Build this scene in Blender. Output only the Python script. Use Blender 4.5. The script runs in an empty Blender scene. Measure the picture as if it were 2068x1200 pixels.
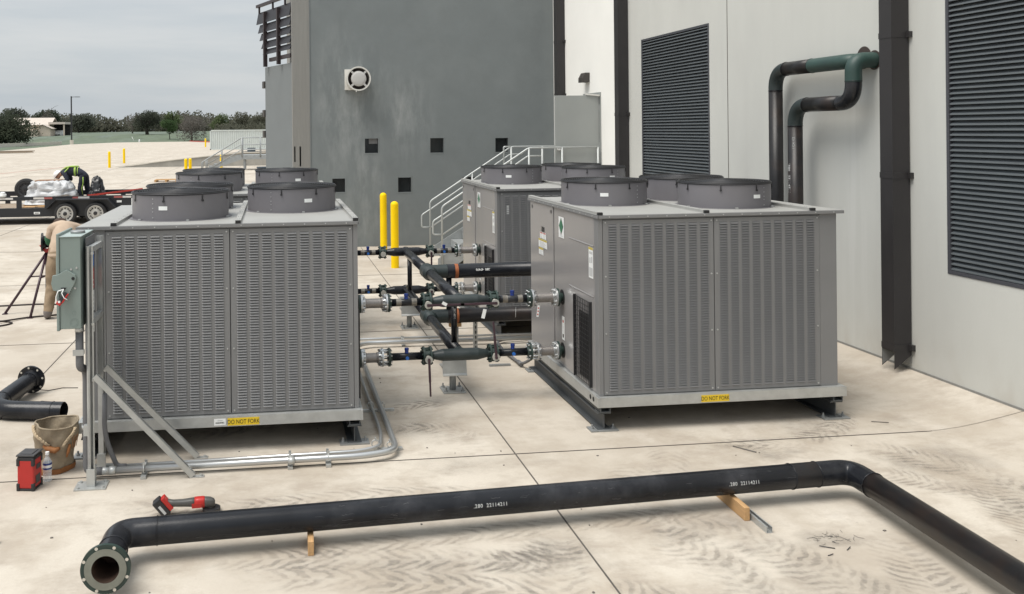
import bpy, bmesh, math, random
from mathutils import Vector, Matrix
random.seed(7)
R = math.radians
sc = bpy.context.scene
COL = sc.collection

# ------------------------------------------------------------------ camera
cd = bpy.data.cameras.new('camera'); cam = bpy.data.objects.new('camera', cd); COL.objects.link(cam)
cam.location = (0, 0, 2.65)
cd.sensor_width = 36; cd.lens = 1800/2068*36
cd.shift_x = (1034-772)/2068; cd.shift_y = -(600-263)/2068
cd.clip_end = 6000; cd.clip_start = 0.05
_y, _r = R(6.92), 0.010
fw = Vector((math.sin(_y), math.cos(_y), 0)); r0 = Vector((math.cos(_y), -math.sin(_y), 0)); u0 = Vector((0, 0, 1))
rr = r0*math.cos(_r)-u0*math.sin(_r); uu = u0*math.cos(_r)+r0*math.sin(_r)
cam.rotation_mode = 'QUATERNION'
cam.rotation_quaternion = Matrix((rr, uu, -fw)).transposed().to_quaternion()
sc.camera = cam

# ------------------------------------------------------------------ world and sun
w = bpy.data.worlds.new('World'); sc.world = w; w.use_nodes = True
nt = w.node_tree; nt.nodes.clear()
out = nt.nodes.new('ShaderNodeOutputWorld'); bg = nt.nodes.new('ShaderNodeBackground')
ZEN = 1.75
sky = nt.nodes.new('ShaderNodeTexSky'); sky.sky_type = 'NISHITA'; sky.sun_disc = False
SUN = Vector((-0.38, -0.20, 0.90)).normalized()
sky.sun_elevation = math.asin(SUN.z); sky.sun_rotation = math.atan2(SUN.x, SUN.y)
sky.air_density = 1.2; sky.dust_density = 3.0
tc = nt.nodes.new('ShaderNodeTexCoord'); mp = nt.nodes.new('ShaderNodeMapping'); mp.inputs['Scale'].default_value = (.8, .8, 6.5)
mp.inputs['Location'].default_value = (0.3, 0.1, 0.0)
nz = nt.nodes.new('ShaderNodeTexNoise'); nz.inputs['Scale'].default_value = 2.6; nz.inputs['Detail'].default_value = 7; nz.inputs['Roughness'].default_value = .55
rp = nt.nodes.new('ShaderNodeValToRGB')
rp.color_ramp.elements[0].position = .34; rp.color_ramp.elements[0].color = (2.95, 3.28, 3.56, 1)
rp.color_ramp.elements[1].position = .66; rp.color_ramp.elements[1].color = (4.0, 4.1, 4.15, 1)
mx = nt.nodes.new('ShaderNodeMix'); mx.data_type = 'RGBA'; mx.inputs[0].default_value = .90
lk = nt.links.new
# overcast: the dome brightens towards the zenith
sx_ = nt.nodes.new('ShaderNodeSeparateXYZ'); lk(tc.outputs['Generated'], sx_.inputs[0])
zr = nt.nodes.new('ShaderNodeMapRange'); zr.interpolation_type = 'SMOOTHSTEP'; zr.inputs[1].default_value = .16; zr.inputs[2].default_value = .75; zr.inputs[3].default_value = 1.0; zr.inputs[4].default_value = ZEN
lk(sx_.outputs['Z'], zr.inputs[0]); zm = nt.nodes.new('ShaderNodeVectorMath'); zm.operation = 'SCALE'; lk(rp.outputs[0], zm.inputs[0]); lk(zr.outputs[0], zm.inputs['Scale'])
lk(tc.outputs['Generated'], mp.inputs['Vector']); lk(mp.outputs[0], nz.inputs['Vector']); lk(nz.outputs['Fac'], rp.inputs[0])
lk(sky.outputs[0], mx.inputs[6]); lk(zm.outputs[0], mx.inputs[7]); lk(mx.outputs[2], bg.inputs[0]); lk(bg.outputs[0], out.inputs[0])
bg.inputs[1].default_value = 0.10
sl = bpy.data.lights.new('sun', 'SUN'); so = bpy.data.objects.new('sun', sl); COL.objects.link(so)
sl.energy = 2.1; sl.angle = R(36); sl.color = (1.0, .955, .89)
so.rotation_euler = (-SUN).to_track_quat('-Z', 'Y').to_euler(); so.location = (0, 0, 40)
vs = sc.view_settings
vs.view_transform = 'Standard'; vs.look = 'None'; vs.gamma = 1; vs.use_curve_mapping = False
vs.exposure = 0.78
try:
    sc.cycles.use_denoising = True
    sc.cycles.max_bounces = 6; sc.cycles.transparent_max_bounces = 12
except Exception: pass

# ------------------------------------------------------------------ materials
MAT = {}
def M(name, col, rough=.6, metal=0.0, var=.12, scale=6.0, bump=0.0, bscale=60.0, tint=None, tfac=.5, tscale=2.0, stretch=None, coat=0, spec=.5):
    """procedural paint / metal / plastic: base colour broken by two noises, optional second tint in patches, bump"""
    m = bpy.data.materials.new(name); m.use_nodes = True; n = m.node_tree.nodes; l = m.node_tree.links.new
    b = n['Principled BSDF']; b.inputs['Roughness'].default_value = rough; b.inputs['Metallic'].default_value = metal
    b.inputs['Specular IOR Level'].default_value = spec
    if coat: b.inputs['Coat Weight'].default_value = coat; b.inputs['Coat Roughness'].default_value = .15
    g = n.new('ShaderNodeNewGeometry'); mp = n.new('ShaderNodeMapping'); l(g.outputs['Position'], mp.inputs[0])
    if stretch: mp.inputs['Scale'].default_value = stretch
    a = n.new('ShaderNodeTexNoise'); a.inputs['Scale'].default_value = scale; a.inputs['Detail'].default_value = 6; a.inputs['Roughness'].default_value = .6
    l(mp.outputs[0], a.inputs['Vector'])
    rp = n.new('ShaderNodeMapRange'); rp.inputs[1].default_value = .25; rp.inputs[2].default_value = .75
    rp.inputs[3].default_value = 1-var; rp.inputs[4].default_value = 1+var; l(a.outputs['Fac'], rp.inputs[0])
    v = n.new('ShaderNodeVectorMath'); v.operation = 'SCALE'
    if tint:
        t = n.new('ShaderNodeTexNoise'); t.inputs['Scale'].default_value = tscale; t.inputs['Detail'].default_value = 8; t.inputs['Roughness'].default_value = .65
        l(mp.outputs[0], t.inputs['Vector'])
        cr = n.new('ShaderNodeMapRange'); cr.inputs[1].default_value = .48; cr.inputs[2].default_value = .68; cr.inputs[3].default_value = 0; cr.inputs[4].default_value = tfac
        l(t.outputs['Fac'], cr.inputs[0])
        x = n.new('ShaderNodeMix'); x.data_type = 'RGBA'; x.inputs[6].default_value = (*col, 1); x.inputs[7].default_value = (*tint, 1)
        l(cr.outputs[0], x.inputs[0]); l(x.outputs[2], v.inputs[0])
    else:
        v.inputs[0].default_value = col
    l(rp.outputs[0], v.inputs['Scale']); l(v.outputs[0], b.inputs['Base Color'])
    rr_ = n.new('ShaderNodeMapRange'); rr_.inputs[3].default_value = max(.04, rough*.8); rr_.inputs[4].default_value = min(1, rough*1.2); l(a.outputs['Fac'], rr_.inputs[0]); l(rr_.outputs[0], b.inputs['Roughness'])
    if bump:
        bn = n.new('ShaderNodeTexNoise'); bn.inputs['Scale'].default_value = bscale; bn.inputs['Detail'].default_value = 4; l(mp.outputs[0], bn.inputs['Vector'])
        bb = n.new('ShaderNodeBump'); bb.inputs['Strength'].default_value = bump; bb.inputs['Distance'].default_value = .01
        l(bn.outputs['Fac'], bb.inputs['Height']); l(bb.outputs[0], b.inputs['Normal'])
    MAT[name] = m; return m

M('cabinet', (.186, .187, .189), .42, var=.05, scale=2.5)
M('cabinet_side', (.255, .247, .245), .20, var=.05, scale=1.5)
M('drum', (.158, .152, .163), .42, var=.06, scale=3)
M('roof_steel', (.315, .315, .30), .55, var=.07, scale=4, tint=(.29, .285, .27), tfac=.35, tscale=3)
M('galv', (.46, .47, .46), .42, metal=.55, var=.14, scale=9)
M('galv_bright', (.50, .51, .51), .32, metal=.75, var=.05, scale=3)
M('galv_dull', (.30, .31, .31), .5, metal=.5, var=.15, scale=10)
M('skid', (.085, .092, .097), .5, metal=.3, var=.15, scale=6)
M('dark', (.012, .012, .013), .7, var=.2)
M('coil', (.21, .212, .215), .6, var=.2, scale=80)
M('black_wire', (.018, .018, .020), .45, var=.1)
M('pipe', (.010, .011, .014), .25, var=.30, scale=4, bump=.10, bscale=120, tint=(.040, .041, .046), tfac=.7, tscale=2.6, spec=.32)
M('pipe_rust', (.014, .0135, .0145), .36, var=.3, scale=5, bump=.12, bscale=110, tint=(.045, .028, .020), tfac=.55, tscale=2.4, spec=.32)
M('pipe_bare', (.20, .185, .16), .4, metal=.5, var=.25, scale=14, tint=(.07, .06, .05), tfac=.8, tscale=9)
M('pipe_green', (.016, .026, .026), .45, var=.25, scale=6, tint=(.030, .034, .036), tfac=.6, tscale=3)
M('pipe_teal', (.024, .056, .048), .5, var=.2, scale=6, tint=(.018, .035, .035), tfac=.7, tscale=3)
M('flange_green', (.018, .036, .030), .45, var=.25, scale=12)
M('flange_face', (.21, .22, .19), .45, metal=.4, var=.15, scale=14)
M('rust_in', (.045, .024, .014), .8, var=.35, scale=12)
M('braid', (.27, .25, .235), .42, metal=.6, var=.2, scale=90)
M('handle_grey', (.42, .41, .37), .5, var=.1)
M('blue', (.015, .13, .48), .4, var=.1)
M('blue_dark', (.012, .035, .20), .4, var=.1)
M('orange_paint', (.30, .085, .022), .6, var=.35, scale=14)
M('white_ink', (.78, .78, .76), .6, var=.03)
M('black_ink', (.02, .015, .01), .6, var=.03)
M('label_white', (.78, .79, .78), .4, var=.03)
M('label_grey', (.50, .51, .51), .4, var=.05)
M('label_yellow', (.72, .50, .02), .4, var=.04)
M('label_gold', (.48, .38, .06), .4, var=.04)
M('label_green', (.018, .15, .075), .4, var=.05)
M('label_red', (.45, .05, .03), .4, var=.05)
M('yellow_paint', (.90, .60, .002), .5, var=.06, scale=5, tint=(.78, .50, .004), tfac=.4, tscale=4, spec=.2)
M('tower_grey', (.168, .187, .190), .85, var=.08, scale=2.5, bump=.15, bscale=70, tint=(.192, .210, .211), tfac=.5, tscale=.9)
M('wing_grey', (.165, .18, .184), .85, var=.06, scale=2.5, bump=.12, bscale=60)
M('raw_concrete', (.225, .222, .208), .9, var=.10, scale=3, stretch=(6, 6, .5), bump=.15, bscale=50)
M('wall_white', (.84, .835, .80), .85, var=.03, scale=1.5, bump=.08, bscale=60)
M('wall_light', (.54, .545, .515), .85, var=.045, scale=1.1, bump=.10, bscale=90, tint=(.49, .49, .465), tfac=.5, tscale=.7, stretch=(1, 1, .35))
M('downspout', (.031, .029, .030), .42, var=.10, scale=3, spec=.35)
M('louvre', (.120, .135, .145), .45, var=.06, scale=2)
M('louvre_frame', (.060, .062, .072), .45, var=.06)
M('door_grey', (.31, .325, .315), .5, var=.04, scale=2)
M('rail_galv', (.43, .45, .445), .42, metal=.3, var=.08, scale=8)
M('stair_steel', (.32, .335, .335), .5, metal=.3, var=.15, scale=7)
M('window_glass', (.018, .022, .024), .12, var=.1)
M('fixture', (.050, .044, .040), .4, var=.1)
M('white_metal', (.62, .61, .57), .4, var=.05)
M('vent_cap', (.46, .455, .44), .5, var=.06)
M('brown_metal', (.05, .035, .03), .5, var=.15)
M('screen_frame_dark', (.035, .026, .028), .5, var=.15)
M('screen_dark', (.022, .021, .025), .5, var=.15)
M('switch_green', (.20, .245, .228), .42, var=.05, scale=3)
M('switch_top', (.33, .39, .375), .42, var=.05, scale=3)
M('conduit_grey', (.13, .13, .135), .55, var=.1, scale=8)
M('plastic_black', (.02, .02, .022), .45, var=.15)
M('plastic_dark', (.045, .045, .047), .5, var=.12)
M('plastic_red', (.42, .022, .018), .42, var=.08, scale=9)
M('tool_grey', (.075, .074, .07), .5, var=.15)
M('canvas', (.27, .22, .155), .95, var=.25, scale=9, bump=.5, bscale=40, tint=(.16, .12, .08), tfac=.6, tscale=5)
M('leather', (.27, .11, .035), .7, var=.3, scale=14)
M('rope', (.42, .33, .22), .9, var=.2, scale=40)
M('wood', (.46, .28, .13), .8, var=.22, scale=7, stretch=(10, 1.2, 10), bump=.2, bscale=40)
M('wood_grey', (.28, .22, .16), .85, var=.25, scale=5, stretch=(1, 8, 8))
M('cardboard', (.26, .15, .09), .85, var=.1)
M('trailer_paint', (.016, .018, .022), .38, var=.15, scale=3)
M('rubber', (.024, .024, .025), .75, var=.2, scale=12, bump=.2, bscale=60)
M('rim_steel', (.50, .49, .46), .4, metal=.3, var=.2, scale=15)
M('reflect_white', (.62, .60, .57), .35, var=.05)
M('reflect_red', (.36, .10, .09), .35, var=.05)
M('film', (.50, .51, .52), .35, var=.22, scale=5, bump=.6, bscale=9)
M('bag_black', (.016, .016, .018), .28, var=.2, bump=.6, bscale=14)
M('red_paint', (.42, .045, .03), .5, var=.12)
M('navy', (.016, .019, .034), .9, var=.25, scale=14)
M('hivis', (.34, .50, .10), .8, var=.1)
M('hat_white', (.80, .80, .78), .35, var=.02)
M('skin', (.38, .22, .15), .6, var=.08)
M('khaki_jacket', (.43, .33, .245), .9, var=.16, scale=5, bump=1.0, bscale=11)
M('khaki_pants', (.27, .20, .13), .9, var=.16, scale=7, bump=1.0, bscale=10)
M('green_sleeve', (.025, .115, .055), .85, var=.15, scale=10)
M('boot', (.17, .15, .14), .8, var=.15)
M('stand_purple', (.045, .020, .030), .4, var=.2)
M('stand_blue', (.020, .024, .045), .4, var=.2)
M('cable_black', (.030, .022, .020), .6, var=.1)
M('container', (.58, .62, .60), .6, var=.06, scale=2, tint=(.50, .52, .50), tfac=.4, tscale=1)
M('ramp_concrete', (.30, .285, .255), .9, var=.2, scale=1.2)
M('curb_white', (.56, .52, .45), .9, var=.08, scale=1)
M('barrel_blue', (.055, .075, .095), .5, var=.15)
M('house_wall', (.50, .43, .35), .9, var=.06, scale=.6)
M('house_roof', (.50, .44, .385), .6, var=.08, scale=1.2)
M('house_dark', (.03, .028, .026), .8, var=.1)
M('bark', (.055, .045, .038), .95, var=.3, scale=3)
M('bark_grey', (.13, .11, .095), .95, var=.3, scale=3)
def leafmat(name, a, b):
    m = M(name, a, .9, var=.18, scale=.35, tint=b, tfac=.9, tscale=.22, spec=.1)
    n = m.node_tree.nodes; l = m.node_tree.links.new; b_ = n['Principled BSDF']; o_ = n['Material Output']
    tr_ = n.new('ShaderNodeBsdfTranslucent'); ms = n.new('ShaderNodeMixShader'); ms.inputs[0].default_value = .5   # thin leaves let light through
    l(b_.inputs['Base Color'].links[0].from_socket, tr_.inputs[0]); l(b_.outputs[0], ms.inputs[1]); l(tr_.outputs[0], ms.inputs[2]); l(ms.outputs[0], o_.inputs[0]); return m
leafmat('leaf_oak', (.066, .080, .056), (.105, .115, .076))
leafmat('leaf_dark', (.085, .094, .074), (.125, .132, .100))  # haze put into the colour: far foliage lightened, likewise bare and olive
leafmat('leaf_green', (.072, .115, .050), (.110, .158, .068))
leafmat('leaf_light', (.120, .150, .075), (.175, .200, .105))
leafmat('leaf_bare', (.165, .152, .135), (.205, .188, .165))
leafmat('leaf_olive', (.130, .131, .100), (.170, .162, .122))

def clear_mat(name, col, alpha, rough=.1):
    m = bpy.data.materials.new(name); m.use_nodes = True; n = m.node_tree.nodes; l = m.node_tree.links.new
    b = n['Principled BSDF']; b.inputs['Base Color'].default_value = (*col, 1); b.inputs['Roughness'].default_value = rough; b.inputs['Alpha'].default_value = alpha
    nz = n.new('ShaderNodeTexNoise'); nz.inputs['Scale'].default_value = 30
    mr = n.new('ShaderNodeMapRange'); mr.inputs[3].default_value = rough*.7; mr.inputs[4].default_value = rough*1.4; l(nz.outputs['Fac'], mr.inputs[0]); l(mr.outputs[0], b.inputs['Roughness'])
    MAT[name] = m
clear_mat('bottle_clear', (.80, .86, .90), .32)

def grime(name, col, amax, tread):
    """see-through dirt: noise blotches times the 'edge' fade, and for tyre bands the lug pattern along the band"""
    m = bpy.data.materials.new(name); m.use_nodes = True; n = m.node_tree.nodes; l = m.node_tree.links.new
    b = n['Principled BSDF']; b.inputs['Base Color'].default_value = (*col, 1); b.inputs['Roughness'].default_value = .9; b.inputs['Specular IOR Level'].default_value = .2
    g = n.new('ShaderNodeNewGeometry')
    def noise(sc_, d, r): x = n.new('ShaderNodeTexNoise'); x.inputs['Scale'].default_value = sc_; x.inputs['Detail'].default_value = d; x.inputs['Roughness'].default_value = r; l(g.outputs['Position'], x.inputs['Vector']); return x.outputs['Fac']
    def rng(src, a, c, lo, hi, sm=False):
        x = n.new('ShaderNodeMapRange'); x.inputs[1].default_value = a; x.inputs[2].default_value = c; x.inputs[3].default_value = lo; x.inputs[4].default_value = hi
        if sm: x.interpolation_type = 'SMOOTHSTEP'
        l(src, x.inputs[0]); return x.outputs[0]
    def mth(op, a, c=None):
        x = n.new('ShaderNodeMath'); x.operation = op
        for i, v in enumerate((a, c)):
            if v is None: continue
            if hasattr(v, 'links'): l(v, x.inputs[i])
            else: x.inputs[i].default_value = v
        return x.outputs[0]
    at = n.new('ShaderNodeVertexColor'); at.layer_name = 'edge'
    al = mth('MULTIPLY', mth('MULTIPLY', rng(noise(9, 8, .75), .32, .68, .15, amax), rng(noise(1.7, 5, .6), .40, .62, .12, 1)), at.outputs['Color'])
    if tread:
        uv = n.new('ShaderNodeUVMap'); uv.uv_map = 'UVMap'; sp = n.new('ShaderNodeSeparateXYZ'); l(uv.outputs[0], sp.inputs[0])
        av = mth('ABSOLUTE', sp.outputs['Y']); side = mth('MULTIPLY', mth('GREATER_THAN', sp.outputs['Y'], 0), .5)
        sw = mth('MULTIPLY', mth('POWER', av, 1.6), 1.7)
        ph = mth('ADD', mth('ADD', sp.outputs['X'], side), mth('ADD', sw, mth('MULTIPLY', noise(4.2, 5, .6), 2.6)))
        wv = mth('SINE', mth('MULTIPLY', ph, 6.2832))
        lug = rng(wv, -.45, .75, .12, 1, True)
        edge = mth('MULTIPLY', rng(av, .62, 1.0, 1, 0, True), rng(av, .02, .14, .45, 1, True))
        al = mth('MULTIPLY', al, mth('MULTIPLY', lug, edge))
    l(al, b.inputs['Alpha'])
    MAT[name] = m
grime('tyre_mark', (.245, .222, .195), .62, True); grime('dirt_smudge', (.235, .21, .182), .75, False)

def concrete_mat():
    m = bpy.data.materials.new('concrete_paving'); m.use_nodes = True; n = m.node_tree.nodes; l = m.node_tree.links.new
    b = n['Principled BSDF']; b.inputs['Roughness'].default_value = .88; b.inputs['Specular IOR Level'].default_value = .2
    g = n.new('ShaderNodeNewGeometry')
    def noise(s, d, r, st=None):
        x = n.new('ShaderNodeTexNoise'); x.inputs['Scale'].default_value = s; x.inputs['Detail'].default_value = d; x.inputs['Roughness'].default_value = r
        if st:
            mp = n.new('ShaderNodeMapping'); mp.inputs['Scale'].default_value = st; l(g.outputs['Position'], mp.inputs[0]); l(mp.outputs[0], x.inputs['Vector'])
        else: l(g.outputs['Position'], x.inputs['Vector'])
        return x
    def mix(f, a, c):
        x = n.new('ShaderNodeMix'); x.data_type = 'RGBA'
        if hasattr(f, 'links'): l(f, x.inputs[0])
        else: x.inputs[0].default_value = f
        for s, v in ((6, a), (7, c)):
            if isinstance(v, tuple): x.inputs[s].default_value = (*v, 1)
            else: l(v, x.inputs[s])
        return x.outputs[2]
    def rng(src, a, c, lo, hi):
        x = n.new('ShaderNodeMapRange'); x.inputs[1].default_value = a; x.inputs[2].default_value = c; x.inputs[3].default_value = lo; x.inputs[4].default_value = hi; l(src, x.inputs[0]); return x.outputs[0]
    base = mix(rng(noise(.28, 5, .55).outputs['Fac'], .35, .65, 0, 1), (.575, .528, .455), (.465, .420, .358))
    c2 = mix(rng(noise(1.1, 8, .68).outputs['Fac'], .45, .63, 0, .85), base, (.375, .322, .258))
    c3 = mix(rng(noise(2.6, 9, .7, (.8, 1.25, 1)).outputs['Fac'], .48, .64, 0, .7), c2, (.345, .298, .245))
    c3b = mix(rng(noise(1.7, 7, .7).outputs['Fac'], .56, .75, 0, .6), c3, (.60, .56, .50))
    c4 = mix(rng(noise(55, 6, .75).outputs['Fac'], .35, .7, 0, .30), c3b, (.36, .32, .275))
    c4 = mix(rng(noise(.55, 7, .62, (1, .6, 1)).outputs['Fac'], .46, .62, 0, .6), c4, (.40, .352, .292))
    c5 = mix(rng(noise(14, 6, .8).outputs['Fac'], .62, .72, 0, .45), c4, (.27, .24, .21))
    l(c5, b.inputs['Base Color'])
    bn = noise(70, 5, .6); bb = n.new('ShaderNodeBump'); bb.inputs['Strength'].default_value = .12; bb.inputs['Distance'].default_value = .01
    l(bn.outputs['Fac'], bb.inputs['Height']); l(bb.outputs[0], b.inputs['Normal'])
    MAT['concrete'] = m
concrete_mat()

def grass_mat():
    m = M('grass', (.092, .118, .075), .95, var=.3, scale=.35, tint=(.130, .155, .150), tfac=.85, tscale=.05, stretch=(1, .35, 1)); return m
grass_mat()

def tower_mat():
    """grey render with pale chalky run-off stains round the wall vent and below the openings"""
    m = MAT['tower_grey']; n = m.node_tree.nodes; l = m.node_tree.links.new; b = n['Principled BSDF']
    src = b.inputs['Base Color'].links[0].from_socket
    g = n.new('ShaderNodeNewGeometry')
    def spot(c, s):
        sb = n.new('ShaderNodeVectorMath'); sb.operation = 'SUBTRACT'; l(g.outputs['Position'], sb.inputs[0]); sb.inputs[1].default_value = c
        ml = n.new('ShaderNodeVectorMath'); ml.operation = 'MULTIPLY'; l(sb.outputs[0], ml.inputs[0]); ml.inputs[1].default_value = s
        ln = n.new('ShaderNodeVectorMath'); ln.operation = 'LENGTH'; l(ml.outputs[0], ln.inputs[0])
        r = n.new('ShaderNodeMapRange'); r.interpolation_type = 'SMOOTHSTEP'; r.inputs[1].default_value = .15; r.inputs[2].default_value = 1; r.inputs[3].default_value = 1; r.inputs[4].default_value = 0; l(ln.outputs['Value'], r.inputs[0])
        return r.outputs[0]
    tot = None
    for c, s in (((1.9, 20.2, 3.7), (.9, 1, .8)), ((1.85, 20.2, 2.6), (1.5, 1, .55)), ((2.05, 20.2, 1.5), (1.6, 1, .7)), ((1.45, 20.2, 3.2), (1.3, 1, .4)), ((3.0, 20.2, 2.9), (1.1, 1, .7)), ((1.0, 20.2, .6), (.35, 1, 1.1))):
        o = spot(c, s)
        if tot is None: tot = o
        else:
            a = n.new('ShaderNodeMath'); a.operation = 'MAXIMUM'; l(tot, a.inputs[0]); l(o, a.inputs[1]); tot = a.outputs[0]
    mp = n.new('ShaderNodeMapping'); mp.inputs['Scale'].default_value = (2.6, 1, .75); l(g.outputs['Position'], mp.inputs[0])
    nz = n.new('ShaderNodeTexNoise'); nz.inputs['Scale'].default_value = 1.8; nz.inputs['Detail'].default_value = 9; nz.inputs['Roughness'].default_value = .68; l(mp.outputs[0], nz.inputs['Vector'])
    r = n.new('ShaderNodeMapRange'); r.inputs[1].default_value = .42; r.inputs[2].default_value = .72; r.inputs[4].default_value = .62; l(nz.outputs['Fac'], r.inputs[0])
    mu = n.new('ShaderNodeMath'); mu.operation = 'MULTIPLY'; l(tot, mu.inputs[0]); l(r.outputs[0], mu.inputs[1])
    x = n.new('ShaderNodeMix'); x.data_type = 'RGBA'; l(mu.outputs[0], x.inputs[0]); l(src, x.inputs[6]); x.inputs[7].default_value = (.35, .365, .362, 1)
    l(x.outputs[2], b.inputs['Base Color'])
tower_mat()

def wall_stains():
    """pale run-off streaks below the pipe holes and splashed dirt along the foot of the light wall"""
    m = MAT['wall_light']; n = m.node_tree.nodes; l = m.node_tree.links.new; b = n['Principled BSDF']; src = b.inputs['Base Color'].links[0].from_socket
    g = n.new('ShaderNodeNewGeometry'); sp = n.new('ShaderNodeSeparateXYZ'); l(g.outputs['Position'], sp.inputs[0])
    def rng(src_, a, c, lo, hi):
        x = n.new('ShaderNodeMapRange'); x.interpolation_type = 'SMOOTHSTEP'; x.inputs[1].default_value = a; x.inputs[2].default_value = c; x.inputs[3].default_value = lo; x.inputs[4].default_value = hi; l(src_, x.inputs[0]); return x.outputs[0]
    def mul(a, c): x = n.new('ShaderNodeMath'); x.operation = 'MULTIPLY'; l(a, x.inputs[0]); l(c, x.inputs[1]); return x.outputs[0]
    def noise(st, sc_, d): mp = n.new('ShaderNodeMapping'); mp.inputs['Scale'].default_value = st; l(g.outputs['Position'], mp.inputs[0]); x = n.new('ShaderNodeTexNoise'); x.inputs['Scale'].default_value = sc_; x.inputs['Detail'].default_value = d; l(mp.outputs[0], x.inputs['Vector']); return x.outputs['Fac']
    def mix(f, a, c): x = n.new('ShaderNodeMix'); x.data_type = 'RGBA'; l(f, x.inputs[0]); l(a, x.inputs[6]); x.inputs[7].default_value = (*c, 1); return x.outputs[2]
    band = mul(mul(rng(sp.outputs['Y'], 8.6, 9.1, 0, 1), rng(sp.outputs['Y'], 9.3, 9.9, 1, 0)), rng(sp.outputs['Z'], 3.1, 3.4, 1, 0))
    c = mix(mul(band, rng(noise((1, 5, .22), 1.7, 6), .45, .68, 0, .26)), src, (.66, .66, .64))
    c = mix(mul(rng(sp.outputs['Z'], .12, .75, 1, 0), rng(noise((1, 2.2, 1.0), 1.6, 8), .40, .68, .05, .45)), c, (.42, .395, .345))
    c = mix(rng(noise((1, 3.5, .22), 1.1, 8), .56, .74, 0, .14), c, (.45, .45, .43))
    l(c, b.inputs['Base Color'])
wall_stains()

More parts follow.
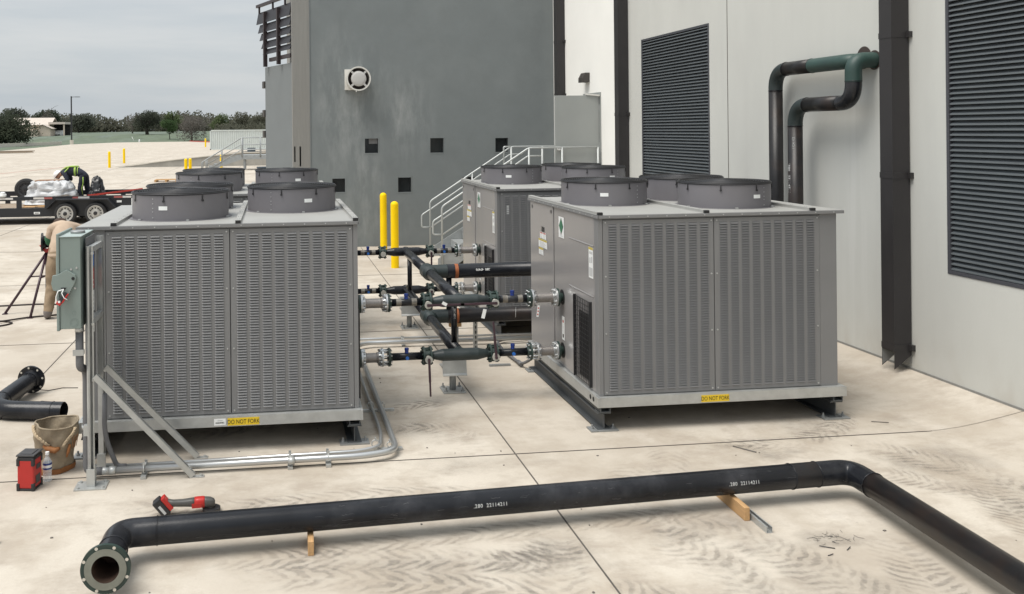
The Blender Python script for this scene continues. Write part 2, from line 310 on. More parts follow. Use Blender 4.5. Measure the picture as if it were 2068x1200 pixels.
# ------------------------------------------------------------------ geometry helpers
def V(*a): return Vector(a)
class MB:
    def __init__(s): s.v = []; s.f = []; s.m = []; s.sm = []; s.vc = None
    def add(s, vs_, fs, mi=0, smooth=False):
        o = len(s.v); s.v += [Vector(p) for p in vs_]
        for f in fs: s.f.append(tuple(i+o for i in f)); s.m.append(mi); s.sm.append(smooth)
        return s
    def quad(s, a, b, c, d, mi=0): return s.add([a, b, c, d], [(0, 1, 2, 3)], mi)
    def box(s, x0, x1, y0, y1, z0, z1, mi=0):
        x0, x1 = min(x0, x1), max(x0, x1); y0, y1 = min(y0, y1), max(y0, y1); z0, z1 = min(z0, z1), max(z0, z1)
        p = [(x, y, z) for z in (z0, z1) for y in (y0, y1) for x in (x0, x1)]
        return s.add(p, [(0, 2, 3, 1), (4, 5, 7, 6), (0, 1, 5, 4), (1, 3, 7, 5), (3, 2, 6, 7), (2, 0, 4, 6)], mi)
    def obox(s, c, ax, ay, az, mi=0):
        """oriented box: centre and three half-axis vectors"""
        c, ax, ay, az = Vector(c), Vector(ax), Vector(ay), Vector(az)
        p = [c+ax*i+ay*j+az*k for k in (-1, 1) for j in (-1, 1) for i in (-1, 1)]
        return s.add(p, [(0, 2, 3, 1), (4, 5, 7, 6), (0, 1, 5, 4), (1, 3, 7, 5), (3, 2, 6, 7), (2, 0, 4, 6)], mi)
    def bar(s, a, b, w, h, up=(0, 0, 1), mi=0):
        a, b = Vector(a), Vector(b); d = (b-a); L = d.length; d.normalize(); up = Vector(up)
        x = d.cross(up)
        if x.length < 1e-4: x = d.cross(Vector((1, 0, 0)))
        x.normalize(); z = x.cross(d)
        return s.obox((a+b)/2, x*w/2, d*L/2, z*h/2, mi)
    def tube(s, pts, r, n=14, cap=True, mi=0):
        pts = [Vector(p) for p in pts]; k = len(pts)
        rs = r if isinstance(r, (list, tuple)) else [r]*k
        t0 = (pts[1]-pts[0]).normalized(); a = t0.orthogonal().normalized()
        if abs(t0.z) < .9:
            a = (Vector((0, 0, 1))-t0*t0.z).normalized()
        rings = []; tp = t0
        for i in range(k):
            t = (pts[min(i+1, k-1)]-pts[max(i-1, 0)]).normalized()
            q = tp.rotation_difference(t); a = q @ a; tp = t
            b = t.cross(a)
            rings.append([pts[i]+(a*math.cos(2*math.pi*j/n)+b*math.sin(2*math.pi*j/n))*rs[i] for j in range(n)])
        vs_ = [p for r_ in rings for p in r_]
        fs = [(i*n+j, i*n+(j+1) % n, (i+1)*n+(j+1) % n, (i+1)*n+j) for i in range(k-1) for j in range(n)]
        s.add(vs_, fs, mi, True)
        if cap:
            o = len(s.v)-k*n
            s.f.append(tuple(o+j for j in reversed(range(n)))); s.m.append(mi); s.sm.append(False)
            s.f.append(tuple(o+(k-1)*n+j for j in range(n))); s.m.append(mi); s.sm.append(False)
        return s
    def lathe(s, prof, org, ax, n=24, mi=0, sharp=True):
        """prof: (distance along axis, radius) list; each segment its own ring pair so edges stay sharp"""
        org, ax = Vector(org), Vector(ax).normalized(); a = ax.orthogonal().normalized(); b = ax.cross(a)
        for (t0, r_0), (t1, r_1) in zip(prof[:-1], prof[1:]):
            vs_ = [org+ax*t+(a*math.cos(2*math.pi*j/n)+b*math.sin(2*math.pi*j/n))*max(r, 1e-5) for t, r in ((t0, r_0), (t1, r_1)) for j in range(n)]
            s.add(vs_, [(j, (j+1) % n, n+(j+1) % n, n+j) for j in range(n)], mi, abs(t1-t0) > 1e-4)
        return s
    def torus(s, c, ax, Rr, r, n=36, k=6, mi=0):
        c, ax = Vector(c), Vector(ax).normalized(); a = ax.orthogonal().normalized(); b = ax.cross(a)
        vs_ = []
        for i in range(n):
            d = a*math.cos(2*math.pi*i/n)+b*math.sin(2*math.pi*i/n)
            for j in range(k): vs_.append(c+d*(Rr+r*math.cos(2*math.pi*j/k))+ax*r*math.sin(2*math.pi*j/k))
        fs = [(i*k+j, ((i+1) % n)*k+j, ((i+1) % n)*k+(j+1) % k, i*k+(j+1) % k) for i in range(n) for j in range(k)]
        return s.add(vs_, fs, mi, True)
    def prism(s, poly, d, mi=0):
        """poly: list of 3-D points (planar, convex or simple), extruded by vector d"""
        k = len(poly); d = Vector(d); p = [Vector(q) for q in poly]
        return s.add(p+[q+d for q in p], [tuple(reversed(range(k))), tuple(range(k, 2*k))]+[(i, (i+1) % k, k+(i+1) % k, k+i) for i in range(k)], mi)
    def hexbolt(s, c, ax, r=.009, h=.010, mi=0): return s.lathe([(0, r), (h, r), (h, 0)], c, ax, 6, mi)
    def build(s, name, mats, parent=None, org=None, bevel=0):
        me = bpy.data.meshes.new(name)
        o3 = Vector(org) if org is not None else (world_loc(parent) if parent else Vector((0, 0, 0)))
        me.from_pydata([p-o3 for p in s.v], [], s.f)
        for x in ([mats] if isinstance(mats, str) else mats): me.materials.append(MAT[x])
        for p, mi, sm in zip(me.polygons, s.m, s.sm): p.material_index = mi; p.use_smooth = sm
        me.update()
        o = bpy.data.objects.new(name, me); COL.objects.link(o)
        if parent: o.parent = parent; o.location = o3-world_loc(parent)
        else: o.location = o3
        if bevel:
            b = o.modifiers.new('edge', 'BEVEL'); b.width = bevel; b.segments = 2; b.limit_method = 'ANGLE'; b.angle_limit = R(50)
        return o
def world_loc(o):
    l = Vector((0, 0, 0))
    while o: l += o.location; o = o.parent
    return l
def tag(o, label, cat, group=None, kind=None):
    if label: o['label'] = label
    if cat: o['category'] = cat
    if group: o['group'] = group
    if kind: o['kind'] = kind
    return o
def thing(name, label, cat, loc, group=None):
    o = bpy.data.objects.new(name, None); COL.objects.link(o); o.location = loc; o.empty_display_size = .2
    return tag(o, label, cat, group)
def struct(name, mb, mat):
    o = mb.build(name, mat); o['kind'] = 'structure'; return o
def copy_tree(o, parent=None):
    c = o.copy(); COL.objects.link(c); c.parent = parent
    for ch in list(o.children): copy_tree(ch, c)
    return c
def arc(c, a, b, R_, n=8, a0=0, a1=90):
    """arc of radius R_ about c in the plane of unit vectors a, b"""
    c, a, b = Vector(c), Vector(a), Vector(b)
    return [c+(a*math.cos(R(a0+(a1-a0)*i/n))+b*math.sin(R(a0+(a1-a0)*i/n)))*R_ for i in range(n+1)]
def rounded(pts, rad, n=6):
    """polyline with its corners rounded"""
    pts = [Vector(p) for p in pts]; o = [pts[0]]
    for i in range(1, len(pts)-1):
        p, q, r_ = pts[i-1], pts[i], pts[i+1]
        d1 = (p-q); d2 = (r_-q); k = min(rad, d1.length*.48, d2.length*.48)
        a, b = q+d1.normalized()*k, q+d2.normalized()*k
        for j in range(n+1):
            t = j/n; o.append(a*(1-t)**2+q*2*t*(1-t)+b*t*t)
    o.append(pts[-1]); return o
def text_mb(mb, s, size, fn, mi=0, align='LEFT', bold=0, spacing=1.0):
    """letters as a flat mesh; fn maps the flat (x, y) to the place in the scene"""
    cu = bpy.data.curves.new('lettering', 'FONT'); cu.body = s; cu.size = size; cu.align_x = align; cu.offset = bold; cu.space_character = spacing; cu.resolution_u = 3
    o = bpy.data.objects.new('lettering', cu); COL.objects.link(o)
    dg = bpy.context.evaluated_depsgraph_get(); me = bpy.data.meshes.new_from_object(o.evaluated_get(dg))
    mb.add([fn(v.co.x, v.co.y) for v in me.vertices], [tuple(p.vertices) for p in me.polygons], mi)
    bpy.data.objects.remove(o); bpy.data.curves.remove(cu); bpy.data.meshes.remove(me)
    return mb
def skin_body(name, nodes, edges, mats, parent, sub=2, root=None, fold=1.0):
    """one continuous body grown over a skeleton; each face takes the material of the bone nearest to it"""
    bm = bmesh.new(); ly = bm.verts.layers.skin.verify(); vs_ = {}
    for k, (p, r) in nodes.items():
        v = bm.verts.new(Vector(p)); v[ly].radius = (r, r) if not isinstance(r, tuple) else r; vs_[k] = v
    if root: vs_[root][ly].use_root = True
    for e in edges: bm.edges.new((vs_[e[0]], vs_[e[1]]))
    me = bpy.data.meshes.new('skeleton'); bm.to_mesh(me); bm.free()
    o = bpy.data.objects.new('skeleton', me); COL.objects.link(o)
    o.modifiers.new('s', 'SKIN').use_smooth_shade = True
    sb = o.modifiers.new('u', 'SUBSURF'); sb.levels = sub; sb.render_levels = sub
    dg = bpy.context.evaluated_depsgraph_get(); res = bpy.data.meshes.new_from_object(o.evaluated_get(dg))
    bpy.data.objects.remove(o)
    res.name = name; res.materials.clear()
    for x in mats: res.materials.append(MAT[x])
    from mathutils import noise as mnz
    for v in res.vertices:
        q = v.co*7.0; v.co += v.normal*(.011*(1-2.2*abs(mnz.noise(V(q.x, q.y, q.z*1.7))))+.007*mnz.noise(q*2.3))*fold
    segs = [(Vector(nodes[e[0]][0]), Vector(nodes[e[1]][0]), e[2] if len(e) > 2 else 0) for e in edges]
    for p in res.polygons:
        c = p.center; best = 1e9
        for a, b, mi in segs:
            d = b-a; t = max(0, min(1, (c-a).dot(d)/max(d.length_squared, 1e-9))); q = (a+d*t-c).length
            if q < best: best = q; p.material_index = mi
        p.use_smooth = True
    ol = world_loc(parent)
    for v in res.vertices: v.co -= ol
    ob = bpy.data.objects.new(name, res); COL.objects.link(ob); ob.parent = parent
    return ob
def sticker(name, quadpts, mat, parent, extra=(), n=None):
    """thin label: quadpts are its four corners; extra = list of (u0,u1,v0,v1,material) bands printed on it"""
    a, b, c, d = [Vector(p) for p in quadpts]; nn = Vector(n) if n else (b-a).cross(d-a).normalized()
    mats = [mat]; mb = MB(); mb.prism([a, b, c, d], nn*.0015)
    for u0, u1, v0, v1, m in extra:
        if m not in mats: mats.append(m)
        f = lambda u, v: a+(b-a)*u+(d-a)*v+nn*.0024
        mb.quad(f(u0, v0), f(u1, v0), f(u1, v1), f(u0, v1), mats.index(m))
    return mb.build(name, mats, parent)

# ------------------------------------------------------------------ ground, paving, field
lot = [(-260, -30), (60, -30), (60, 150), (12, 200), (-12, 214), (-24, 254), (-43, 250), (-47.6, 217), (-44, 171), (-42.5, 145), (-70, 126), (-260, 90)]
mb = MB(); mb.add([(x, y, 0) for x, y in lot], [tuple(range(len(lot)))])
struct('paving', mb, 'concrete')
def sstep(a, b, x):
    t = max(0, min(1, (x-a)/(b-a))); return t*t*(3-2*t)
def field_z(y): return 2.1*sstep(252, 306, y)+1.1*sstep(306, 420, y)-.05
mb = MB(); ys = [-40, 60, 100, 140, 180, 210, 240, 252, 260, 268, 276, 284, 292, 300, 306, 330, 360, 390, 420, 600, 1200, 3000]
xs = [-3000, -600, -300, -200, -120, -60, 0, 60, 200, 600, 3000]
for y in ys:
    for x in xs: mb.v.append(V(x, y, field_z(y)))
for i in range(len(ys)-1):
    for j in range(len(xs)-1):
        a = i*len(xs)+j; mb.f.append((a, a+1, a+1+len(xs), a+len(xs))); mb.m.append(0); mb.sm.append(True)
struct('ground', mb, 'grass')
# slab joints: sawn grooves, thin dark sheets just above the paving
M('joint_pale', (.26, .23, .195), .9, var=.2)
M('joint', (.085, .076, .066), .9, var=.2)
M('chalk_red', (.40, .13, .09), .9, var=.25, scale=3)
M('stain_dark', (.16, .145, .13), .95, var=.3, scale=8)
mb = MB()
for X in (1.925, -2.55, -7.1, -11.6, -16.2, -20.7):
    mb.box(X-.005, X+.005, -6, 20.1 if X > 0 else 110, .0005, .004)
for Y in (7.08, 11.65, 16.2, 20.8, 25.4, 30, 34.5, 39, 48, 57, 66):
    mb.box(-40, 5.62 if Y < 17 else .4, Y-.005, Y+.005, .0005, .0038)
struct('paving_joints', mb, 'joint')
mb = MB(); a, b = V(-23, 35, .004), V(-16.1, 73, .004); d = (b-a).normalized(); n_ = V(d.y, -d.x, 0)*.075
mb.quad(a-n_, a+n_, b+n_, b-n_); struct('marking_line', mb, 'chalk_red')
# concrete fillet sweeping up to the wall
mb = MB(); prof = [(5.52, -.003), (5.70, .006), (5.88, .022), (6.05, .046), (6.22, .076), (6.38, .107), (6.52, .135)]
ysf = [-6+.5*i for i in range(46)]
for y in ysf:
    for x, z in prof: mb.v.append(V(x, y, z))
k = len(prof)
for i in range(len(ysf)-1):
    for j in range(k-1): mb.f.append((i*k+j, i*k+j+1, (i+1)*k+j+1, (i+1)*k+j)); mb.m.append(0); mb.sm.append(True)
struct('paving_fillet', mb, 'concrete')
mb = MB(); pj = [(5.62, 7.08)]+[(x, 7.08-.0) for x, z in prof[1:]]
for (x0, z0), (x1, z1) in zip(prof[:-1], prof[1:]):
    mb.quad((x0, 7.077, z0+.004), (x1, 7.077, z1+.004), (x1, 7.083, z1+.004), (x0, 7.083, z0+.004))
struct('paving_fillet_joint', mb, 'joint_pale')

# dirty tyre prints: bands along the wheel paths carrying broken lug marks, transparent grime
def band(pts, w_, space, z, seed):
    P_ = [V(x, y, z) for x, y in rounded([(x, y, 0) for x, y in pts], .35, 8) for x, y in [(x, y)]] if False else [V(p.x, p.y, z) for p in rounded([(x, y, 0) for x, y in pts], .4, 8)]
    s_, o, N = 0, len(TV), 6
    for i, p in enumerate(P_):
        d = (P_[min(i+1, len(P_)-1)]-P_[max(i-1, 0)]).normalized(); n_ = V(-d.y, d.x, 0)
        if i: s_ += (p-P_[i-1]).length
        e = 0 if i in (0, len(P_)-1) else 1
        for j in range(N+1):
            v_ = -1+2*j/N; TV.append(p+n_*v_*w_/2); TU.append((s_/space+seed*3.37, v_)); TE.append(e)
    for i in range(len(P_)-1):
        for j in range(N): q = o+i*(N+1)+j; TF.append((q, q+1, q+N+2, q+N+1))
TV, TU, TF, TE = [], [], [], []
for i, (pts, w_, sp) in enumerate([
 ([(-.45, 5.62), (.42, 5.50), (1.02, 5.40), (1.40, 5.34), (1.75, 5.18)], .34, .118),
 ([(.0, 5.60), (.60, 5.66), (1.10, 5.70), (1.75, 5.76), (2.4, 5.80), (3.1, 5.85)], .26, .13),
 ([(-.3, 5.34), (.40, 5.26), (.83, 5.14), (1.25, 5.02), (1.7, 4.80)], .34, .13),
 ([(1.78, 5.62), (1.66, 5.25), (1.52, 4.7)], .46, .080),
 ([(1.05, 5.46), (1.40, 5.30), (1.75, 5.34)], .34, .075),
 ([(2.35, 6.02), (2.60, 6.35), (2.90, 6.85)], .42, .090),
 ([(2.85, 6.30), (3.02, 6.62), (3.20, 7.0)], .36, .095),
 ([(2.45, 5.78), (2.80, 5.52), (3.15, 5.22)], .46, .090),
 ([(2.45, 5.50), (2.64, 5.15), (2.70, 4.5)], .44, .085),
 ([(3.0, 5.35), (3.2, 4.95), (3.38, 4.4)], .50, .075),
 ([(4.75, 6.95), (5.12, 6.42), (5.28, 6.1), (5.35, 5.5)], .44, .080),
 ([(4.55, 6.30), (4.80, 6.05), (5.0, 5.7)], .36, .065),
 ([(5.15, 6.0), (4.95, 5.5), (4.86, 5.0)], .40, .065),
 ([(3.90, 5.3), (3.76, 4.9), (3.66, 4.4)], .44, .070),
 ([(.9, 7.86), (1.28, 7.84), (1.50, 7.76), (1.70, 7.45)], .32, .09),
 ([(.95, 8.25), (1.25, 8.50), (1.65, 8.5)], .28, .10),
 ([(-.8, 7.9), (0, 8.2), (.5, 8.5)], .36, .12),
 ([(1.75, 5.0), (2.1, 4.75), (2.6, 4.5)], .44, .09),
 ([(3.6, 7.05), (4.2, 6.95), (4.9, 7.25), (5.3, 7.9)], .30, .10),
 ([(-1.2, 6.5), (-.4, 6.35), (.6, 6.45), (1.6, 6.35)], .30, .12)]):
    band(pts, w_, sp, .0022+.00004*i, i)
me = bpy.data.meshes.new('tyre_prints'); me.from_pydata(TV, [], TF); me.materials.append(MAT['tyre_mark'])
ul = me.uv_layers.new(name='UVMap')
for l_ in me.loops: ul.data[l_.index].uv = TU[l_.vertex_index]
at = me.color_attributes.new('edge', 'FLOAT_COLOR', 'POINT')
for i, c in enumerate(TE): at.data[i].color = (c, c, c, 1)
ob = bpy.data.objects.new('tyre_prints', me); COL.objects.link(ob)
tag(ob, 'dusty grey tyre prints tracking over the pale concrete', 'tyre prints', kind='stuff')
# soft smudges of dirt
VM, VCc = MB(), []
for (cx, cy, rx, ry, al, sd) in [(3.98, 6.80, .30, .16, .95, 1), (3.7, 6.98, .28, .07, .6, 2), (3.47, 5.31, .30, .14, .9, 3), (1.75, 5.30, .45, .40, .55, 4), (2.9, 5.5, .5, .3, .6, 5), (5.15, 6.3, .5, .6, .6, 6), (5.65, 8.75, .6, .7, .6, 7), (4.9, 7.35, .8, .3, .5, 8), (3.2, 4.7, .6, .45, .6, 9), (2.6, 4.8, .5, .45, .6, 10), (1.2, 7.8, .6, .4, .5, 11), (5.2, 5.4, .4, .5, .6, 12), (.9, 5.35, .9, .25, .45, 13), (1.6, 6.9, .8, .2, .35, 14), (5.6, 9.6, .6, .5, .5, 15), (.1, 8.1, .8, .5, .5, 16), (-2.6, 7.6, .9, .4, .35, 17), (-.6, 6.2, .9, .3, .35, 18)]:
    rn = random.Random(sd); o = len(VM.v); zz = .0034+.00002*sd; VM.v.append(V(cx, cy, zz)); VCc.append(al); N = 26
    for rg, aa in ((.55, al*.7), (1, 0)):
        for j in range(N):
            q = 2*math.pi*j/N; rr_ = rg*(1+.25*math.sin(3*q+sd)+rn.uniform(-.1, .1)); VM.v.append(V(cx+rx*rr_*math.cos(q), cy+ry*rr_*math.sin(q), zz)); VCc.append(aa)
    for j in range(N):
        a_, b_ = o+1+j, o+1+(j+1) % N
        VM.f += [(o, a_, b_), (a_, a_+N, b_+N, b_)]; VM.m += [0, 0]; VM.sm += [False, False]
ob = struct('paving_stains', VM, 'dirt_smudge')
at = ob.data.color_attributes.new('edge', 'FLOAT_COLOR', 'POINT')
for i, c in enumerate(VCc): at.data[i].color = (c, c, c, 1)

# ------------------------------------------------------------------ plant building on the right (wall plane X = 6.5)
def holed(mb, us, vs_, holes, pt, depth, mi=0):
    """flat wall in (u, v) with rectangular holes and their reveals; pt(u, v, depth) gives the point"""
    U = sorted(set(us+[h[0] for h in holes]+[h[1] for h in holes])); W = sorted(set(vs_+[h[2] for h in holes]+[h[3] for h in holes]))
    for a, b in zip(U, U[1:]):
        for c, d in zip(W, W[1:]):
            if any(h[0]-1e-6 <= a and b <= h[1]+1e-6 and h[2]-1e-6 <= c and d <= h[3]+1e-6 for h in holes): continue
            mb.quad(pt(a, c, 0), pt(b, c, 0), pt(b, d, 0), pt(a, d, 0), mi)
    for u0, u1, v0, v1 in holes:
        for (a, b), (c, d) in (((u0, v0), (u1, v0)), ((u1, v0), (u1, v1)), ((u1, v1), (u0, v1)), ((u0, v1), (u0, v0))):
            mb.quad(pt(a, b, 0), pt(c, d, 0), pt(c, d, depth), pt(a, b, depth), mi)
WX = 6.5
bld = thing('plant_building', 'light grey and white plant building with tall dark louvres, right of the chillers', 'building', (WX, 8, 0))
L1 = (12.70, 15.18, 1.2, 4.21); L2 = (4.95, 7.95, 1.2, 4.21); DR = (17.22, 18.14, 1.2, 3.32)
mb = MB(); px = lambda u, v, d: (WX+d, u, v)
holed(mb, [-6, 16.2], [0, 9], [L1, L2], px, .20); mb.box(WX+.9, WX+1, -6, 16.2, 0, 9); mb.quad((WX, -6, 9), (WX+1, -6, 9), (WX+1, 16.2, 9), (WX, 16.2, 9))
mb.build('wall', 'wall_light', bld)
mb = MB(); holed(mb, [16.2, 20.2], [0, 9], [DR], px, .15); mb.box(WX+.9, WX+1, 16.2, 20.2, 0, 9)
o = mb.build('wall', 'wall_white', bld); o['label'] = 'bright white wall section'
mb = MB(); mb.box(WX-.010, WX+.01, -6, 16.0, .10, .150); mb.build('base_seal', 'raw_concrete', bld)
mb = MB(); mb.box(WX-.0022, WX+.01, 12.15, 12.165, .15, 9); mb.build('joint_groove', 'joint', bld)
for (y0, y1, z0, z1) in (L1, L2):
    f = MB()
    for a in ((y0, y0+.035, z0, z1), (y1-.035, y1, z0, z1), (y0+.035, y1-.035, z0, z0+.035), (y0+.035, y1-.035, z1-.035, z1)):
        f.box(WX-.006, WX+.09, *a)
    fr = f.build('louvre', 'louvre_frame', bld)
    s = MB(); z = z0+.04
    while z < z1-.06:
        # each blade: drip lip in front, sloping plate running up and back
        s.obox((WX+.034, (y0+y1)/2, z+.030), (.030, 0, .024), (0, (y1-y0)/2-.036, 0), (.0012, 0, -.0015))
        s.box(WX+.002, WX+.0045, y0+.036, y1-.036, z+.001, z+.016)
        z += .050
    s.build('blades', 'louvre', fr)
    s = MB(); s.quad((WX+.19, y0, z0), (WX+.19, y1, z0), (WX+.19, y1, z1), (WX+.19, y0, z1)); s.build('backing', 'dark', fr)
def downspout(Yn, zb, a=.19, top=9, straps=(), wallx=WX):
    m = MB(); x1, x0 = wallx-.012, wallx-.012-a; m.box(x0, x1, Yn, Yn+a, zb+.16, top)
    for z in straps:
        m.box(x0-.004, x1, Yn-.004, Yn+a+.004, z-.03, z+.03)
        m.box(x1-.03, x1+.012, Yn-.045, Yn-.004, z-.03, z+.03); m.box(x1-.03, x1+.012, Yn+a+.004, Yn+a+.045, z-.03, z+.03)
    # open shoe: the outer face stops short, the sides run on and slope up to the wall
    lo, hi = zb, zb+.16; xi = (x0+x1)/2
    for y, t in ((Yn, .004), (Yn+a-.004, .004)): m.prism([(x0, y, hi), (x1, y, hi), (x1, y, lo+.12), (x0, y, lo-.02)], (0, t, 0), 0)
    m.quad((x1-.002, Yn+.004, hi), (x1-.002, Yn+a-.004, hi), (x1-.002, Yn+a-.004, lo+.02), (x1-.002, Yn+.004, lo+.02), 1)
    m.quad((x0+.002, Yn+a-.0045, hi), (x1, Yn+a-.0045, hi), (x1, Yn+a-.0045, lo+.12), (x0+.002, Yn+a-.0045, lo-.01), 1)
    o = m.build('downspout', ['downspout', 'galv_dull'], bld); return o
downspout(8.45, .16, straps=(3.58, 2.13, .36)); downspout(15.76, .14, straps=(2.9, 1.5)); downspout(19.35, .14, straps=(4.6, 3.4))
# door: frame and leaf standing open, square to the wall
f = MB(); f.box(WX-.012, WX+.14, DR[0]-.05, DR[0], 1.2, 3.37); f.box(WX-.012, WX+.14, DR[1], DR[1]+.05, 1.2, 3.37); f.box(WX-.012, WX+.14, DR[0], DR[1], 3.32, 3.37)
f.box(WX+.14, WX+.15, DR[0], DR[1], 1.2, 3.32); df = f.build('door_frame', 'door_grey', bld)
m = MB(); m.box(WX-.935, WX-.02, 17.23, 17.275, 1.22, 3.305); dl = m.build('door', 'door_grey', bld, bevel=.004)
m = MB()
for z in (1.5, 2.30, 3.06): m.box(WX-.022, WX-.004, 17.222, 17.285, z-.06, z+.06)
m.build('hinge', 'rail_galv', dl)
m = MB(); m.lathe([(0, .035), (.02, .035), (.02, .016), (.05, .016), (.05, .032), (.075, .030), (.075, 0)], (WX-.87, 17.23, 2.245), (0, -1, 0), 16); m.build('handle', 'label_white', dl)
m = MB(); m.bar((WX-.02, 17.20, 3.30), (WX-.30, 17.22, 3.33), .03, .03); m.bar((WX-.30, 17.22, 3.33), (WX+.0, 17.55, 3.33), .02, .02); m.build('closer', 'white_metal', dl)
m = MB(); m.prism([(WX, 17.80, 3.80), (WX-.10, 17.80, 3.80), (WX-.16, 17.80, 3.69), (WX-.16, 17.80, 3.60), (WX, 17.80, 3.60)], (0, .26, 0)); m.build('wall_lamp', 'fixture', bld, bevel=.01)

wp1 = thing('wall_pipe', 'taller black pipe on the light wall with a green run into its hole', 'pipe', (6.33, 10.64, 0), 'pipes on the light wall')
RW = .084
q = [(6.33, 10.64, .02), (6.33, 10.64, 3.36), (6.33, 9.16, 3.36), (6.52, 9.16, 3.36)]
full = rounded(q, .25, 12)
m = MB(); m.tube([q[0], (6.33, 10.64, 3.11)], RW, 28); m.tube([(6.33, 10.39, 3.36), (6.33, 9.86, 3.36)], RW, 28); m.build('pipe', 'pipe_rust', wp1)
m = MB(); m.tube([p for p in full if p.z > 3.10 and p.y > 10.38], RW+.0006, 28, cap=False); m.build('elbow', 'pipe_green', wp1)
m = MB(); m.tube([(6.33, 9.86, 3.36)]+[p for p in full if p.y < 9.5], RW+.0006, 28, cap=False); m.build('elbow', 'pipe_teal', wp1)
m = MB(); m.torus((6.33, 10.64, 3.10), (0, 0, 1), RW+.001, .004, 28, 5); m.torus((6.33, 10.39, 3.36), (0, 1, 0), RW+.001, .004, 28, 5); m.torus((6.33, 9.86, 3.36), (0, 1, 0), RW+.001, .004, 28, 5); m.build('weld_bead', 'pipe', wp1)
m = MB(); m.lathe([(0, 0), (0, .125)], (WX-.004, 9.16, 3.40), (-1, 0, 0), 24); m.build('wall_sleeve', 'brown_metal', wp1)
wp2 = thing('wall_pipe', 'lower black pipe on the light wall bending up to a green elbow by the downspout', 'pipe', (6.25, 10.09, 0), 'pipes on the light wall')
q = [(6.25, 10.09, .02), (6.25, 10.09, 2.90), (6.25, 8.99, 2.90), (6.25, 8.99, 3.36), (6.52, 8.99, 3.36)]
full = rounded(q, .245, 12)
m = MB(); m.tube([q[0], (6.25, 10.09, 2.65)], RW, 28); m.tube([(6.25, 9.85, 2.90), (6.25, 9.22, 2.90)], RW, 28); m.build('pipe', 'pipe_rust', wp2)
m = MB(); m.tube([p for p in full if p.z > 2.65 and p.y > 9.83], RW+.0006, 28, cap=False); m.build('elbow', 'pipe_green', wp2)
m = MB(); m.tube([p for p in full if p.y < 9.25 and p.z < 3.14], RW+.0006, 28, cap=False); m.build('elbow', 'pipe', wp2)
m = MB(); m.tube([p for p in full if p.z > 3.12 and p.y < 9.1], RW+.0012, 28, cap=False); m.build('elbow', 'pipe_teal', wp2)
m = MB(); m.torus((6.25, 10.09, 2.65), (0, 0, 1), RW+.001, .004, 28, 5); m.torus((6.25, 9.84, 2.90), (0, 1, 0), RW+.001, .004, 28, 5); m.torus((6.25, 8.99, 3.13), (0, 0, 1), RW+.001, .004, 28, 5); m.build('weld_bead', 'pipe', wp2)
m = MB(); m.lathe([(0, 0), (0, .108)], (WX-.004, 8.99, 3.36), (-1, 0, 0), 24); m.build('wall_sleeve', 'brown_metal', wp2)
t = MB()
def wvp(x, y, base):
    a = R(base)-(y-.014)/RW; return V(6.25-(RW+.0009)*math.cos(a), 10.09-(RW+.0009)*math.sin(a), 2.40-x)
text_mb(t, '.280   22114211', .055, lambda x, y: wvp(x+.2, y, 3), bold=.001); text_mb(t, '22114211', .036, lambda x, y: wvp(x-.12, y, 42)); t.build('stencil_number', 'label_grey', wp2)

# ------------------------------------------------------------------ grey tower behind (wall plane Y = 20.2)
tw = thing('stair_tower', 'tall dark grey rendered tower with small square windows and chalky stains', 'building', (3.5, 20.2, 0))
wins = [(2.05, 2.355, 2.13, 2.46), (3.56, 3.87, 2.12, 2.455), (5.09, 5.39, 2.115, 2.44), (1.30, 1.59, 1.25, 1.56), (2.805, 3.11, 1.225, 1.56), (4.31, 4.61, 1.22, 1.55)]
TY = 20.2; py_ = lambda u, v, d: (u, TY+d, v)
m = MB(); holed(m, [.82, 6.5], [0, 9.5], wins, py_, .12); m.box(.82, 6.5, 27.9, 28, 0, 9.5); m.box(6.6, 6.7, 20.3, 28, 0, 9.5); m.quad((.42, TY, 9.5), (6.7, TY, 9.5), (6.7, 28, 9.5), (.42, 28, 9.5))
m.build('wall', 'tower_grey', tw)
m = MB(); holed(m, [.42, .818], [0, 9.5], [(.445, .475, 1.95, 2.3), (.565, .60, 1.85, 2.3)], py_, .08); m.box(.42, .424, TY+.001, 28, 0, 9.5)
m.box(.424, .44, TY-.012, TY-.001, 0, 1.84); m.box(.55, .58, TY-.010, TY-.001, 0, 1.75)
m.build('corner_strip', 'raw_concrete', tw)
m = MB(); m.box(.808, .824, TY-.012, TY+.02, 0, 9.5); m.build('seam_trim', 'wing_grey', tw)
for i, (a, b, c, d) in enumerate(wins):
    f = MB(); t = .028
    for q in ((a-t, a, c-t, d+t), (b, b+t, c-t, d+t), (a, b, c-t, c), (a, b, d, d+t)): f.box(q[0], q[1], TY-.004, TY+.03, q[2], q[3])
    wf = f.build('window', 'tower_grey', tw)
    g = MB(); g.quad((a, TY+.10, c), (b, TY+.10, c), (b, TY+.10, d), (a, TY+.10, d)); g.build('pane', 'window_glass', wf)
    if i == 0: g = MB(); g.box(a+.10, b-.005, TY+.07, TY+.09, c+.21, d-.003); g.build('inner_panel', 'cabinet', wf)
vx, vz = 1.885, 3.805
m = MB(); m.box(vx-.285, vx+.02, TY-.05, TY-.001, vz-.24, vz+.23); vent = m.build('wall_vent', 'white_metal', tw, bevel=.004)
m = MB(); m.lathe([(.0, .255), (.34, .255), (.34, .272), (.37, .272), (.37, .242), (.02, .238)], (vx, TY-.05, vz), (0, -1, 0), 48); m.build('hood_ring', 'white_metal', vent)
m = MB(); m.lathe([(.12, 0), (.12, .237)], (vx, TY-.05, vz), (0, -1, 0), 40); m.build('throat', 'brown_metal', vent)
